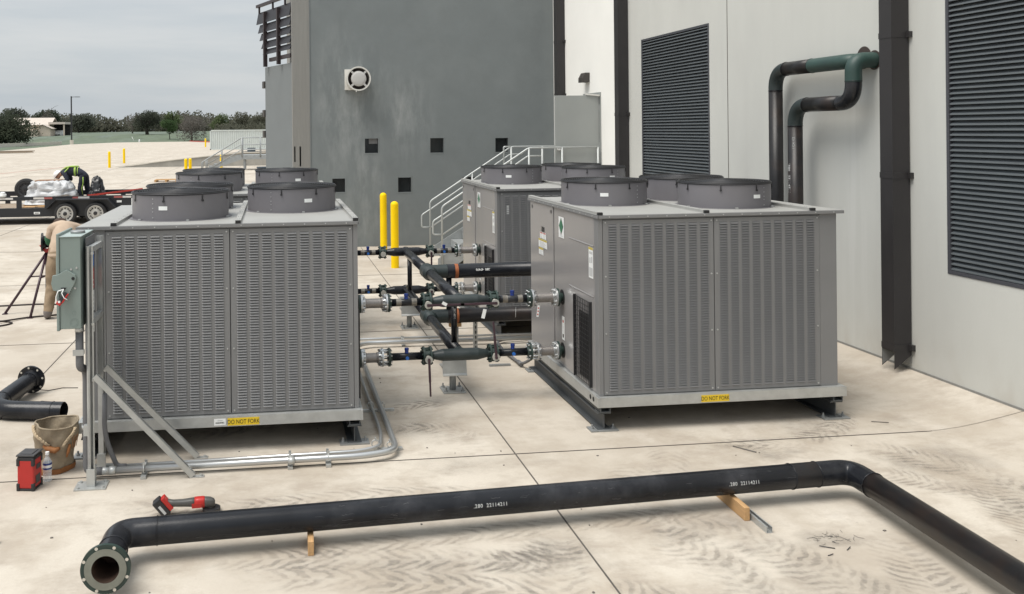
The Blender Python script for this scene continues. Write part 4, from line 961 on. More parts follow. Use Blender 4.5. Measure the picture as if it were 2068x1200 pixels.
m = MB(); m.tube(rounded([(3.3, 10.85, .035), (2.70, 10.80, .035), (2.66, 10.3, .035), (2.70, 9.62, .035), (2.79, 9.45, .16), (2.80, 9.30, .33)], .18, 8), .016, 12); m.tube([(2.696, 9.75, .035), (2.70, 9.63, .036)], .024, 12)
tag(m.build('flexible_conduit', 'conduit_grey', org=(2.7, 10, 0)), 'grey flexible conduit curling from the ground to the right chiller side', 'conduit')
m = MB(); m.box(2.36, 2.60, 9.72, 9.76, 0, .02); tag(m.build('strut_offcut', 'galv_dull', org=(2.48, 9.74, 0)), 'short flat strut under the thin flexible conduit between the chillers', 'strut')

# ------------------------------------------------------------------ strut frame with the disconnect switch
fr = thing('strut_stand', 'galvanised strut stand with two uprights and two sloping braces bolted to the ground', 'strut frame', (-1.38, 7.08, 0))
def strut(a, b, opn, nm='strut', w_=.041):
    """U channel 41 mm: three walls, open towards opn"""
    a, b, opn = V(*a), V(*b), V(*opn); d = (b-a).normalized(); o_ = (opn-d*opn.dot(d)).normalized(); sd = d.cross(o_); m = MB(); h = w_/2; mid = (a+b)/2; hl_ = (b-a)/2
    m.obox(mid-o_*h, hl_, sd*h, o_*.0015); m.obox(mid+sd*h, hl_, sd*.0015, o_*(h-.0018)); m.obox(mid-sd*h, hl_, sd*.0015, o_*(h-.0018))
    m.obox(mid+o_*h+sd*.0145, hl_, sd*.0045, o_*.0015); m.obox(mid+o_*h-sd*.0145, hl_, sd*.0045, o_*.0015)
    return m.build(nm, 'galv', fr)
strut((-1.385, 6.90, .02), (-1.385, 6.90, 1.80), (.5, -1, 0), 'upright'); strut((-1.375, 7.27, .02), (-1.375, 7.27, 1.84), (1, -.2, 0), 'upright')
strut((-1.385, 6.925, 1.775), (-1.375, 7.25, 1.775), (0, 0, -1), 'crossbar'); strut((-1.385, 6.925, 1.23), (-1.375, 7.25, 1.23), (0, 0, -1), 'crossbar')
strut((-1.355, 6.90, .83), (-.645, 6.975, .015), (.3, .0, 1), 'brace'); strut((-1.345, 7.29, .80), (-.645, 7.375, .015), (.3, 0, 1), 'brace')
m = MB(); m.box(-1.50, -1.27, 6.82, 6.985, .001, .010); m.box(-1.415, -1.355, 6.865, 6.875, .010, .14); m.box(-1.415, -1.355, 6.925, 6.933, .010, .14)
for a in (-1.475, -1.295):
    for b in (6.845, 6.96): m.lathe([(0, .013), (.012, .013), (.012, 0)], (a, b, .010), (0, 0, 1), 8)
m.build('base_plate', 'galv', fr)
m = MB(); m.box(-1.44, -1.29, 7.21, 7.34, .001, .010); m.box(-1.41, -1.345, 7.24, 7.25, .010, .12); m.build('base_plate', 'galv', fr)
for x, y in ((-.62, 6.975), (-.62, 7.375)): m = MB(); m.box(x-.05, x+.06, y-.022, y+.022, .001, .008); m.hexbolt((x+.035, y, .008), (0, 0, 1), .013, .012); m.build('bracket', 'galv', fr)
m = MB()
for p in ((-1.363, 6.885, .80), (-1.352, 7.275, .77), (-1.363, 6.885, 1.75), (-1.363, 6.885, 1.22)): m.hexbolt(p, (.5, -1, 0), .012, .010)
m.build('bolt', 'galv_bright', fr)
# back plate with stickers between the uprights
m = MB(); m.box(-1.418, -1.412, 6.93, 7.25, .72, 1.86); bp = m.build('back_plate', 'conduit_grey', fr)
q = lambda y0, y1, z0, z1: [(-1.411, y0, z0), (-1.411, y1, z0), (-1.411, y1, z1), (-1.411, y0, z1)]
sticker('sign_label', q(7.06, 7.20, 1.615, 1.745), 'blue', bp, [(.55, .7, .2, .8, 'label_white'), (.3, .7, .25, .38, 'label_white')], n=(1, 0, 0))
sticker('sign_label', q(7.06, 7.20, 1.44, 1.595), 'plastic_red', bp, [(.3, .7, .66, .86, 'label_white'), (.2, .8, .40, .46, 'label_white'), (.2, .8, .16, .22, 'label_white')], n=(1, 0, 0))
sticker('sign_label', q(7.06, 7.20, 1.265, 1.425), 'label_white', bp, [(.15, .85, .1+.2*i, .2+.2*i, 'label_grey') for i in range(4)], n=(1, 0, 0))
sticker('sign_label', q(7.06, 7.20, 1.10, 1.25), 'label_white', bp, [(.15, .85, .1+.22*i, .2+.22*i, 'label_grey') for i in range(4)], n=(1, 0, 0))
# disconnect switch
sw = thing('disconnect_switch', 'grey-green electrical disconnect box with a side handle, hung on the strut stand', 'switch box', (-1.51, 7.05, 1.2))
m = MB(); m.box(-1.588, -1.438, 6.845, 7.28, 1.197, 1.878); m.build('enclosure', 'switch_green', sw, bevel=.004)
m = MB(); m.box(-1.592, -1.430, 6.838, 7.285, 1.8785, 1.8855); m.build('top', 'switch_top', sw, bevel=.002)
m = MB(); m.box(-1.610, -1.589, 6.835, 7.29, 1.185, 1.905); m.box(-1.640, -1.611, 6.95, 7.10, 1.48, 1.72); m.build('lid', 'switch_green', sw, bevel=.005)
m = MB(); m.tube([(-1.50, 7.06, 1.885), (-1.50, 7.06, 1.905)], .055, 8); m.build('hub_cap', 'galv_dull', sw)
m = MB(); yq = 6.845
m.prism([(-1.600, yq, 1.605), (-1.535, yq, 1.640), (-1.472, yq, 1.602), (-1.466, yq, 1.575), (-1.476, yq, 1.540), (-1.520, yq, 1.455), (-1.545, yq, 1.452), (-1.575, yq, 1.478), (-1.632, yq, 1.490), (-1.645, yq, 1.54), (-1.635, yq, 1.60)], (0, -.022, 0)); hd = m.build('switch_handle', 'switch_green', sw, bevel=.003)
m = MB(); m.lathe([(0, .012), (.003, .012), (.003, 0)], (-1.487, yq-.022, 1.575), (0, -1, 0), 14); m.build('pivot_hole', 'dark', hd); m = MB(); m.prism([(-1.575, yq-.0225, 1.510), (-1.535, yq-.0225, 1.510), (-1.548, yq-.0225, 1.490), (-1.565, yq-.0225, 1.49)], (0, -.002, 0)); m.build('handle_slot', 'dark', hd)
m = MB()
for x, z in ((-1.505, 1.640), (-1.465, 1.650), (-1.478, 1.500)): m.lathe([(0, .009), (.006, .007), (.006, 0)], (x, yq, z), (0, -1, 0), 12)
m.build('rivet', 'galv_bright', sw)
m = MB(); m.torus((-1.487, 6.8455, 1.245), (0, 1, 0), .030, .0025, 28, 4); m.torus((-1.487, 6.8455, 1.245), (0, 1, 0), .022, .002, 28, 4); m.torus((-1.487, 6.8455, 1.315), (0, 1, 0), .014, .002, 20, 4); m.build('knockout', 'switch_green', sw)
m = MB(); m.tube([(-1.468, 6.93, 1.197), (-1.468, 6.93, 1.16)], .034, 16); m.build('conduit_hub', 'galv_bright', sw)
m = MB(); m.tube(rounded([(-1.468, 6.93, 1.17), (-1.468, 6.93, .885), (-1.445, 7.00, .862), (-1.44, 7.03, .80), (-1.445, 7.035, .062), (-1.33, 7.035, .062)], .09, 8), .030, 16); m.build('conduit', 'conduit_grey', sw)
m = MB(); m.tube([(-1.468, 6.93, 1.02), (-1.468, 6.93, .99)], .036, 14); m.box(-1.51, -1.43, 6.89, 6.896, .985, 1.03); m.tube([(-1.445, 7.035, .42), (-1.445, 7.035, .39)], .036, 14); m.box(-1.452, -1.41, 6.955, 7.0, .36, .44)
m.build('conduit_strap', 'galv', sw)
m = MB(); m.tube(rounded([(-1.33, 7.16, .62), (-1.33, 7.12, .30), (-1.24, 7.14, .055), (-1.17, 7.15, .05)], .2, 10), .019, 12); tag(m.build('flexible_conduit', 'conduit_grey', org=(-1.3, 7.13, 0)), 'grey flexible conduit bending out between the strut uprights to the thin conduit', 'conduit')
lk_ = thing('padlock', 'red and black safety padlock on a white loop hanging from the switch handle', 'padlock', (-1.57, 6.80, 1.40))
m = MB(); a, b = V(-1.535, 6.805, 1.475), V(-1.578, 6.800, 1.408); m.bar(a, b, .030, .022, up=(0, 1, 0)); m.build('body', 'plastic_black', lk_, bevel=.004)
m = MB(); m.bar(b, b+(b-a).normalized()*.024, .036, .025, up=(0, 1, 0)); m.bar(a+V(.017, -.003, -.008), b+V(.017, -.003, -.008), .010, .024, up=(0, 1, 0)); m.build('red_shell', 'plastic_red', lk_, bevel=.004)
m = MB(); m.box(b.x-.010, b.x+.006, 6.785, 6.787, b.z-.004, b.z+.012); m.build('tag_print', 'label_white', lk_)
m = MB(); m.tube([(-1.552, 6.81, 1.500), (-1.590, 6.80, 1.488), (-1.605, 6.80, 1.445), (-1.600, 6.80, 1.40), (-1.585, 6.80, 1.385)], .004, 6); m.tube([(-1.552, 6.81, 1.500), (-1.562, 6.79, 1.475), (-1.545, 6.785, 1.440), (-1.520, 6.785, 1.425)], .0035, 6); m.build('loop', 'label_white', lk_)

# ------------------------------------------------------------------ loose pipe spools
RP = .084
sp1 = thing('pipe_spool', 'long black steel pipe with two elbows lying across the foreground on wooden blocks', 'pipe', (1.5, 5.8, 0), 'black pipe spools lying on the ground')
ZP = .175
A_, B_ = V(-.745, 5.672, ZP), V(3.80, 5.918, ZP)
m = MB(); m.tube([A_, B_], RP, 40, cap=False); m.build('pipe', 'pipe', sp1)
m = MB(); m.tube([(-.974, 5.442, ZP), (-.974, 5.235, ZP)], RP, 40, cap=False)
m.tube([A_]+[q for q in rounded([A_, (-.974, 5.660, ZP), (-.974, 5.442, ZP)], .4, 16)][1:], RP+.0006, 40, cap=False); m.build('elbow', 'pipe', sp1)
e0, e1 = V(4.065, 5.675, ZP), V(3.86, 1.2, ZP)
m = MB(); m.tube(rounded([B_, V(4.072, 5.932, ZP), e0], .4, 16), RP+.0006, 40, cap=False); m.build('elbow', 'pipe', sp1)
m = MB(); m.tube([e0, e1], RP, 40); m.build('pipe', 'pipe_rust', sp1)
m = MB(); u = (B_-A_).normalized(); m.tube([B_-u*.20, B_-u*.012], RP+.0012, 40, cap=False); m.build('repair_sleeve', 'pipe_rust', sp1)
m = MB()
for c, ax in ((A_, u), (V(-.974, 5.442, ZP), V(0, 1, 0)), (B_-u*.205, u), (B_-u*.006, u), (e0, e1-e0)): m.torus(c, ax, RP+.001, .0045, 40, 6)
m.build('weld_bead', 'pipe', sp1)
m = MB(); yf = 5.205
m.lathe([(0, .077), (0, .118), (.003, .118), (.003, .1395), (.026, .1395), (.026, .100), (.050, .086)], (-.974, yf, ZP), (0, 1, 0), 56); fl = m.build('flange', 'flange_green', sp1)
m = MB(); m.lathe([(-.0008, .0775), (-.0008, .1175)], (-.974, yf, ZP), (0, 1, 0), 56); m.build('raised_face', 'flange_face', fl)
m = MB(); m.lathe([(-.0005, .0772), (.05, .076), (.24, .076)], (-.974, yf, ZP), (0, 1, 0), 40); m.lathe([(.24, 0), (.24, .076)], (-.974, yf, ZP), (0, 1, 0), 40); m.build('bore', 'rust_in', fl)
m = MB()
for k in range(8):
    a = R(45*k+22.5); m.lathe([(0, 0), (0, .0095)], (-.974+math.cos(a)*.1285, yf+.0022, ZP+math.sin(a)*.1285), (0, 1, 0), 14)
m.build('bolt_hole', 'curb_white', fl)
def pipe_text(xs, s, ang):
    t = MB(); nrm = V(u.y, -u.x, 0)
    def wp(x, y):
        p = A_+u*((xs+.745)/u.x); p = p+u*x; a = R(ang)+(y-.014)/RP
        return p+nrm*(RP+.0008)*math.cos(a)+V(0, 0, 1)*(RP+.0008)*math.sin(a)
    text_mb(t, s, .033, wp, bold=.0003, spacing=1.12); t.build('stencil_number', 'label_grey', sp1)
pipe_text(1.262, '.280  22114211', 13); pipe_text(3.075, '.280  22114211', 13)
t = MB(); nrm = V(u.y, -u.x, 0)
rn = random.Random(3)
def scuff(x, ang, L, wd):
    p = A_+u*((x+.745)/u.x); pts = []
    for i in range(5):
        a = R(ang+rn.uniform(-3, 3)); pts.append((p+u*(L*i/4), a))
    for (p0, a0), (p1, a1) in zip(pts, pts[1:]):
        f = lambda p, a, o: p+nrm*(RP+.0007)*math.cos(a+o)+V(0, 0, 1)*(RP+.0007)*math.sin(a+o)
        t.quad(f(p0, a0, -wd), f(p1, a1, -wd), f(p1, a1, wd), f(p0, a0, wd))
for i in range(34): scuff(rn.uniform(-.6, 3.6), rn.uniform(-25, 62), rn.uniform(.01, .07), rn.uniform(.004, .012))
for i in range(10): scuff(.55+rn.uniform(-.4, .3), rn.uniform(-28, -12), rn.uniform(.05, .2), .006)
M('scuff', (.085, .085, .088), .7, var=.3, scale=20); t.build('scuff_mark', 'scuff', sp1)
for (cx, cy, L, an, yaw, lab_) in ((.205, 5.70, .13, 0, .02, 'short wooden block under the left half of the long pipe'), (3.135, 5.86, .21, 0, .03, 'longer wooden block under the right part of the long pipe, beside the steel strut')):
    m = MB(); d = V(math.sin(yaw), math.cos(yaw), 0); n = V(d.y, -d.x, 0)
    m.obox((cx, cy, .0455), n*.019, d*L, V(0, 0, .0445)); tag(m.build('wood_block', 'wood', org=(cx, cy, 0), bevel=.003), lab_, 'wood block', 'wood blocks under the long pipe')
m = MB(); a, b = V(3.185, 6.0, .022), V(3.176, 5.46, .022)
d = (b-a).normalized(); n = V(d.y, -d.x, 0); mid = (a+b)/2; hl2 = (b-a)/2
m.obox(mid-V(0, 0, .0205), hl2, n*.0205, V(0, 0, .0015)); m.obox(mid-n*.019, hl2, n*.0015, V(0, 0, .019)); m.obox(mid+n*.019, hl2, n*.0015, V(0, 0, .019)); m.obox(mid-n*.0145+V(0, 0, .019), hl2, n*.004, V(0, 0, .0015)); m.obox(mid+n*.0145+V(0, 0, .019), hl2, n*.004, V(0, 0, .0015))
tag(m.build('strut_offcut', 'galv', org=(3.18, 5.7, 0)), 'piece of galvanised strut channel lying beside the wooden block under the pipe', 'strut')
sp2 = thing('pipe_spool', 'short black pipe bent at an elbow with one flange, lying left of the strut stand', 'pipe', (-2.4, 8.9, 0), 'black pipe spools lying on the ground')
f0 = V(-2.485, 9.47, .141); dd = V(-.16, -.80, -.055).normalized()
pts = rounded([f0, V(-2.655, 8.665, .088), V(-1.955, 8.525, .086)], .28, 12)
m = MB(); m.tube(pts, RP, 32, cap=False); m.tube([pts[-1]+V(-.001, 0, 0), pts[-2]+V(.2, 0, 0)], .077, 32, cap=False); m.build('pipe', 'pipe', sp2)
e = pts[-1]; ed = (pts[-1]-pts[-2]).normalized(); m = MB(); m.lathe([(0, .077), (0, RP)], e, ed, 32); m.lathe([(-.35, 0), (-.35, .077)], e, ed, 24); m.build('end_rim', 'rust_in', sp2)
m = MB(); m.lathe([(-.012, .0), (-.012, .1395), (.012, .1395), (.012, .100), (.05, .086)], f0, dd, 44); fl = m.build('flange', 'pipe', sp2)
m = MB(); a_ = dd.orthogonal().normalized(); b_ = dd.cross(a_)
for k in range(8): a = R(45*k+10); m.lathe([(.0125, 0), (.0125, .011)], f0+(a_*math.cos(a)+b_*math.sin(a))*.122, dd, 10)
m.build('bolt_hole', 'curb_white', fl)
m = MB(); m.torus(pts[2], pts[3]-pts[2], RP+.001, .004, 32, 5); m.torus(pts[-1]-ed*.10, ed, RP+.0006, .003, 32, 5); m.build('weld_bead', 'pipe', sp2)
m = MB(); m.tube([(-2.43, 9.42, .05), (-2.33, 9.52, .006), (-2.21, 9.60, .005), (-2.05, 9.58, .004)], .004, 6); tag(m.build('cord', 'cable_black', org=(-2.3, 9.5, 0)), 'thin dark cord trailing from the flange of the short bent pipe', 'cord')
m = MB(); m.tube([(-2.02, 6.02, .03), (-1.88, 6.03, .032), (-1.80, 6.03, .025)], [.035, .034, .016], 16); tag(m.build('hose_end', 'plastic_black', org=(-1.9, 6.02, 0)), 'dark rounded hose end just inside the left edge of the picture', 'hose')

# ------------------------------------------------------------------ small things on the ground
# canvas bucket
bk = thing('canvas_bucket', 'worn canvas tool bucket with rope handles and brown leather base', 'bucket', (-1.735, 7.29, 0))
rn = random.Random(5); m = MB(); N = 40; prof = [(.0, .118), (.05, .126), (.10, .128), (.16, .136), (.22, .150), (.28, .162), (.34, .166), (.375, .170)]
def bk_r(h, r, a): return r*(1+.06*math.sin(2*a+h*9)+.05*math.sin(3*a-h*16+1)+.04*math.sin(5*a+h*30)+.02*math.sin(9*a-h*45))
def bk_p(h, r, a, off=0): return V(-1.735+math.cos(a)*(bk_r(h, r, a)-off)+.02*h, 7.29+math.sin(a)*(bk_r(h, r, a)-off), h+.012*math.sin(2*a+.6)*(h/.375))
def bk_skin(m, prof, off, flip=False):
    o = len(m.v)
    for h, r in prof:
        for j in range(N): m.v.append(bk_p(h, r, 2*math.pi*j/N, off))
    for i in range(len(prof)-1):
        for j in range(N):
            f = (o+i*N+j, o+i*N+(j+1) % N, o+(i+1)*N+(j+1) % N, o+(i+1)*N+j); m.f.append(f if not flip else f[::-1]); m.m.append(0); m.sm.append(True)
fine = []
for (h0, r0_), (h1, r1_) in zip(prof, prof[1:]):
    for i in range(3): fine.append((h0+(h1-h0)*i/3, r0_+(r1_-r0_)*i/3))
fine.append(prof[-1]); bk_skin(m, fine, 0); bk_skin(m, fine, .008, True)
m.build('canvas_body', 'canvas', bk)
m = MB(); m.tube([bk_p(.375, .166, 2*math.pi*j/N) for j in range(N+1)], .007, 8, cap=False); m.build('rim_hem', 'canvas', bk)
m = MB(); bk_skin(m, [(.002, .122), (.02, .128), (.048, .129)], -.004); m.build('leather_base', 'leather', bk)
def on(a, h, off=-.012): return bk_p(h, .168 if h > .3 else .15, R(a), off)
for pts_ in ([on(200, .36), on(215, .34, -.02), on(232, .315, -.03), on(250, .27, -.028), on(262, .24)], [on(330, .36), on(322, .33, -.025), on(312, .28, -.02), on(300, .235, -.015)]):
    m = MB(); q = rounded(pts_, .05, 5)
    for ph in (0, 2.1, 4.2): m.tube([p+V(.006*math.cos(ph+i*.9), -.006*abs(math.sin(ph+i*.9)), .006*math.sin(ph+i*.9)) for i, p in enumerate(q)], .0075, 7)
    m.build('rope_handle', 'rope', bk)
m = MB(); m.tube([on(245, .235), on(262, .215, -.016), on(280, .205, -.012), on(292, .225)], [.012, .024, .024, .012], 10); m.tube([on(318, .24), on(314, .19), on(312, .14)], [.01, .014, .006], 8); m.build('leather_patch', 'leather', bk)
m = MB()
for k in range(4): m.tube([on(325+5*k, .30), on(325+6*k, .25, -.022), on(322+6*k, .20, -.02)], .003, 5)
m.build('frayed_string', 'leather', bk)
# jobsite radio / light
rd = thing('site_radio', 'red and black jobsite radio standing beside the water bottle', 'radio', (-1.84, 6.945, 0))
ex, ey = V(.064, -.012, 0), V(.014, .068, 0); c0 = V(-1.842, 6.945, 0)
m = MB(); m.obox(c0+V(0, 0, .125), ex*.97, ey*.97, V(0, 0, .108)); m.build('body', 'plastic_red', rd, bevel=.010)
m = MB()
for sx_ in (-1, 1):
    for sy_ in (-1, 1):
        for z in (.028, .212): m = MB(); m.obox(c0+ex*sx_*.86+ey*sy_*.86+V(0, 0, z), ex*.19, ey*.19, V(0, 0, .028)); m.build('corner_bumper', 'plastic_black', rd, bevel=.005)
for z in (.009, .236): m = MB(); m.obox(c0+V(0, 0, z), ex*.99, ey*.99, V(0, 0, .009 if z < .1 else .014)); m.build('bumper_frame', 'plastic_black', rd, bevel=.005)
m = MB(); m.obox(c0+V(0, 0, .262), ex*1.06, ey*1.04, V(.003, 0, .007)); m.obox(c0+V(0, 0, .271), ex*.7, ey*.75, V(0, 0, .003)); m.build('top_panel', 'plastic_dark', rd, bevel=.003)
m = MB(); m.obox(c0+ex*1.0+ey*.1+V(0, 0, .165), ex*.02, ey*.45, V(0, 0, .018)); m.build('side_vent', 'plastic_dark', rd); m = MB(); m.obox(c0+ex*1.0-ey*.05+V(0, 0, .075), ex*.02, ey*.5, V(0, 0, .03)); m.build('side_vent', 'plastic_dark', rd)
bt = thing('water_bottle', 'clear plastic water bottle with a blue and white label beside the red radio', 'bottle', (-1.742, 7.06, 0))
m = MB(); m.lathe([(.001, 0), (.001, .028), (.008, .033), (.06, .032), (.062, .0305), (.085, .033), (.12, .033), (.145, .033), (.168, .024), (.185, .013), (.205, .012)], (-1.742, 7.06, 0), (0, 0, 1), 26); m.build('body', 'bottle_clear', bt)
m = MB(); m.lathe([(.202, .0145), (.222, .0145), (.222, 0)], (-1.742, 7.06, 0), (0, 0, 1), 18); m.build('cap', 'label_white', bt)
m = MB(); m.lathe([(.095, .0335), (.142, .0338)], (-1.742, 7.06, 0), (0, 0, 1), 26); lb = m.build('label_band', 'blue_dark', bt)
m = MB(); m.lathe([(.108, .0341), (.128, .0343)], (-1.742, 7.06, 0), (0, 0, 1), 26); m.v = [p for p in m.v]; m.build('white_band', 'label_white', lb)
# angle grinder
ag = thing('angle_grinder', 'red and black cordless angle grinder lying behind the long pipe', 'grinder', (-.62, 6.31, 0))
g0 = V(-.62, 6.315, 0); e1_, e2_ = V(.998, .06, 0), V(-.06, .998, 0)
G_ = lambda a, b, z: g0+e1_*a+e2_*b+V(0, 0, z)
def loft(m, secs, n=14):
    """rounded-box sections (along, across half, z-centre, z half) joined"""
    o = len(m.v)
    for a, hb, zc, hz in secs:
        for j in range(n):
            t = 2*math.pi*j/n; cx, cz = math.cos(t), math.sin(t); k = .6
            m.v.append(G_(a, hb*math.copysign(abs(cx)**k, cx), zc+hz*math.copysign(abs(cz)**k, cz)))
    for i in range(len(secs)-1):
        for j in range(n): m.f.append((o+i*n+j, o+i*n+(j+1) % n, o+(i+1)*n+(j+1) % n, o+(i+1)*n+j)); m.m.append(0); m.sm.append(True)
    for s_, e_ in ((0, 1), ((len(secs)-1)*n, 0)):
        f = tuple(o+s_+j for j in range(n)); m.f.append(f[::-1] if e_ else f); m.m.append(0); m.sm.append(False)
m = MB(); loft(m, [(-.135, .026, .086, .024), (-.10, .025, .080, .021), (-.04, .026, .077, .022), (.02, .030, .076, .027), (.055, .033, .074, .031)]); m.build('grip', 'tool_grey', ag)
m = MB(); loft(m, [(.045, .034, .074, .033), (.07, .036, .073, .035), (.105, .036, .073, .035), (.115, .033, .073, .032)]); m.obox(G_(.06, -.036, .062), e1_*.033, e2_*.003, V(0, 0, .015)); m.build('motor_collar', 'plastic_red', ag)
m = MB(); loft(m, [(.113, .033, .073, .032), (.125, .034, .072, .031), (.155, .033, .068, .031), (.178, .026, .062, .026), (.186, .014, .058, .016)]); m.tube([G_(.155, 0, .045), G_(.155, 0, .02)], .022, 16); m.build('gear_head', 'tool_grey', ag)
m = MB(); m.lathe([(0, .062), (.018, .062), (.018, .02)], G_(.160, 0, .012), (0, 0, 1), 36); m.build('guard', 'plastic_black', ag)
m = MB(); m.lathe([(0, 0), (0, .056), (.003, .056)], G_(.160, 0, .008), (0, 0, 1), 36); m.build('disc', 'pipe_rust', ag)
m = MB(); ax1 = (e1_*.62-V(0, 0, .78)); ax1.normalize(); ax2 = (e1_*.78+V(0, 0, .62)).normalized(); cb = G_(-.165, 0, .075)
m.obox(cb+ax2*.028+ax1*.006, ax1*.052, e2_*.034, ax2*.015); m.build('battery_clip', 'plastic_red', ag, bevel=.005)
m = MB(); m.obox(cb-ax2*.018+ax1*.004, ax1*.065, e2_*.038, ax2*.031); bt_ = m.build('battery', 'plastic_black', ag, bevel=.008)
m = MB(); m.obox(cb-ax2*.02+ax1*.015-e2_*.0385, ax1*.035, e2_*.001, ax2*.009); m.build('print', 'label_grey', bt_)
# scraps
m = MB(); rn = random.Random(11)
for i in range(26):
    c = V(3.50+rn.gauss(0, .06), 5.32+rn.gauss(0, .05), .004); a = rn.uniform(0, 6.28); L = rn.uniform(.02, .09)
    m.tube([c+V(math.cos(a+q*.5)*L*q, math.sin(a+q*.5)*L*q, .006*abs(q)) for q in (-.5, 0, .5)], .0010, 5)
for cx, cy, a, L in ((3.52, 5.17, .6, .05), (3.36, 5.12, .2, .04), (3.46, 5.20, 2.7, .09)): m.tube([(cx, cy, .004), (cx+math.cos(a)*L, cy+math.sin(a)*L, .008)], .003, 5)
o = m.build('wire_scraps', 'plastic_dark', org=(3.5, 5.3, 0)); tag(o, 'tangle of dark wire offcuts on the concrete below the right pipe elbow', 'wire scraps', kind='stuff')
m = MB(); m.tube([(3.745, 6.98, .006), (3.86, 6.82, .006)], .005, 6); m.tube([(5.27, 7.38, .005), (5.40, 7.33, .005)], .004, 6)
rn = random.Random(21)
for i in range(55):
    x, y = rn.uniform(-2, 5.6), rn.uniform(4.3, 9.5); s_ = rn.uniform(.002, .006); m.obox((x, y, s_*.5+.001), V(s_*rn.uniform(.6, 1.6), s_*.3, 0), V(-s_*.3, s_, 0), V(0, 0, s_*.5))
o = m.build('grit', 'stain_dark'); tag(o, 'bits of grit and small offcuts strewn over the concrete', 'grit', kind='stuff')

# ------------------------------------------------------------------ bollards
def bollard(x, y, h, r, label):
    m = MB(); pr = [(0, r)]+[(h-r*.9+r*.9*math.sin(R(15*i)), r*math.cos(R(15*i))) for i in range(7)]
    for a, b in zip(pr, pr[1:]): m.lathe([a, b], (x, y, 0), (0, 0, 1), 24)
    tag(m.build('bollard', 'yellow_paint', org=(x, y, 0)), label, 'bollard', 'yellow bollards')
bollard(2.285, 17.0, 1.28, .077, 'yellow bollard standing clear of the grey tower, the nearer of the close pair')
bollard(2.38, 19.55, 1.27, .077, 'yellow bollard close against the foot of the grey tower')
bollard(-12.44, 69.7, 1.25, .10, 'yellow bollard at the low end of the concrete ramp wall')
bollard(-12.95, 79.5, 1.30, .10, 'yellow bollard standing alone on the open paving beyond the ramp')
bollard(-4.50, 46.5, 1.30, .080, 'left of two touching yellow bollards behind the fans')
bollard(-4.32, 46.9, 1.30, .080, 'right of two touching yellow bollards behind the fans')
bollard(-3.92, 67.2, .95, .10, 'yellow bollard against the ramp wall, seen through the far stair rails')
bollard(-11.9, 158, 1.5, .14, 'distant yellow bollard left of the white shipping container')

# ------------------------------------------------------------------ trailer with its load
tr = thing('utility_trailer', 'black twin-axle flatbed trailer with open side rails behind the welder', 'trailer', (-6.5, 28, 0))
YN, YFr, XE, XS = 27.0, 29.0, -4.1, -14.5
m = MB(); m.box(XS, XE, YN, YN+.08, .225, .48); m.box(XS, XE, YFr-.08, YFr, .225, .48)
for x in range(10): m.box(XS+1.05*x, XS+1.05*x+.07, YN+.08, YFr-.08, .34, .44)
m.build('chassis', 'trailer_paint', tr)
m = MB(); m.box(XS, XE, YN+.08, YFr-.08, .4405, .48); m.build('deck', 'wood_grey', tr)
m = MB(); m.box(XS, XE, YN+.005, YN+.075, .715, .81); m.box(XS, XE, YFr-.075, YFr-.005, .715, .86); m.box(XS, XE, YFr-.07, YFr-.01, .56, .61)
for x in (-8.25, -7.39, -6.60, -5.6, -4.75, -4.15): m.box(x-.07, x+.07, YN+.01, YN+.07, .48, .715); m.box(x-.07, x+.07, YFr-.07, YFr-.01, .48, .715)
m.box(-6.6, XE, YN+.02, YN+.06, .48, .715); m.build('side_rail', 'trailer_paint', tr)
m = MB(); prof_ = [(-6.58, .44), (-6.30, .715), (-4.84, .705), (-4.60, .44)]
for (x0, z0), (x1, z1) in zip(prof_, prof_[1:]): m.prism([(x0, 26.72, z0), (x1, 26.72, z1), (x1, 26.72, z1+.03), (x0, 26.72, z0+.03)], (0, .275, 0))
m.prism([(-6.56, 26.985, .445), (-6.30, 26.985, .71), (-4.84, 26.985, .70), (-4.62, 26.985, .445)], (0, .012, 0)); m.build('fender', 'trailer_paint', tr)
def wheel(c, ax, par, nm='wheel', r=.315, rim_m='rim_steel'):
    c = V(*c); ax = V(*ax); e = MB(); e.box(0, .001, 0, .001, 0, .001)
    m = MB(); m.lathe([(-.10, .20), (-.105, .27), (-.085, r-.01), (-.05, r), (.05, r), (.085, r-.01), (.105, .27), (.10, .20)], c, ax, 40); ty = m.build(nm, 'rubber', par)
    m = MB(); m.lathe([(.095, .232), (.108, .228), (.104, .205), (.075, .185), (.072, .12), (.088, .105), (.09, .055)], c, ax, 36); rim = m.build('rim', rim_m, ty)
    m = MB(); aa = ax.orthogonal().normalized(); bb = ax.cross(aa)
    for k in range(12): a = R(30*k+15); m.lathe([(.0905, 0), (.0905, .021)], c+(aa*math.cos(a)+bb*math.sin(a))*.158, ax, 10)
    m.build('rim_hole', 'dark', rim)
    m = MB(); m.lathe([(.07, .056), (.13, .052), (.135, .03), (.135, 0)], c, ax, 20)
    a_ = ax.orthogonal().normalized(); b_ = ax.cross(a_)
    for k in range(8): a = R(45*k); m.lathe([(.0765, 0), (.0765, .018)], c+(a_*math.cos(a)+b_*math.sin(a))*.152, ax, 10)
    m.build('hub', 'plastic_black', rim)
wheel((-6.04, 26.86, .315), (0, -1, 0), tr); wheel((-5.19, 26.86, .315), (0, -1, 0), tr); wheel((-6.04, 29.14, .315), (0, 1, 0), tr); wheel((-5.19, 29.14, .315), (0, 1, 0), tr)
wheel((-7.68, 28.86, .93), (.12, -1, 0), tr, 'spare_wheel', .33, 'plastic_dark')
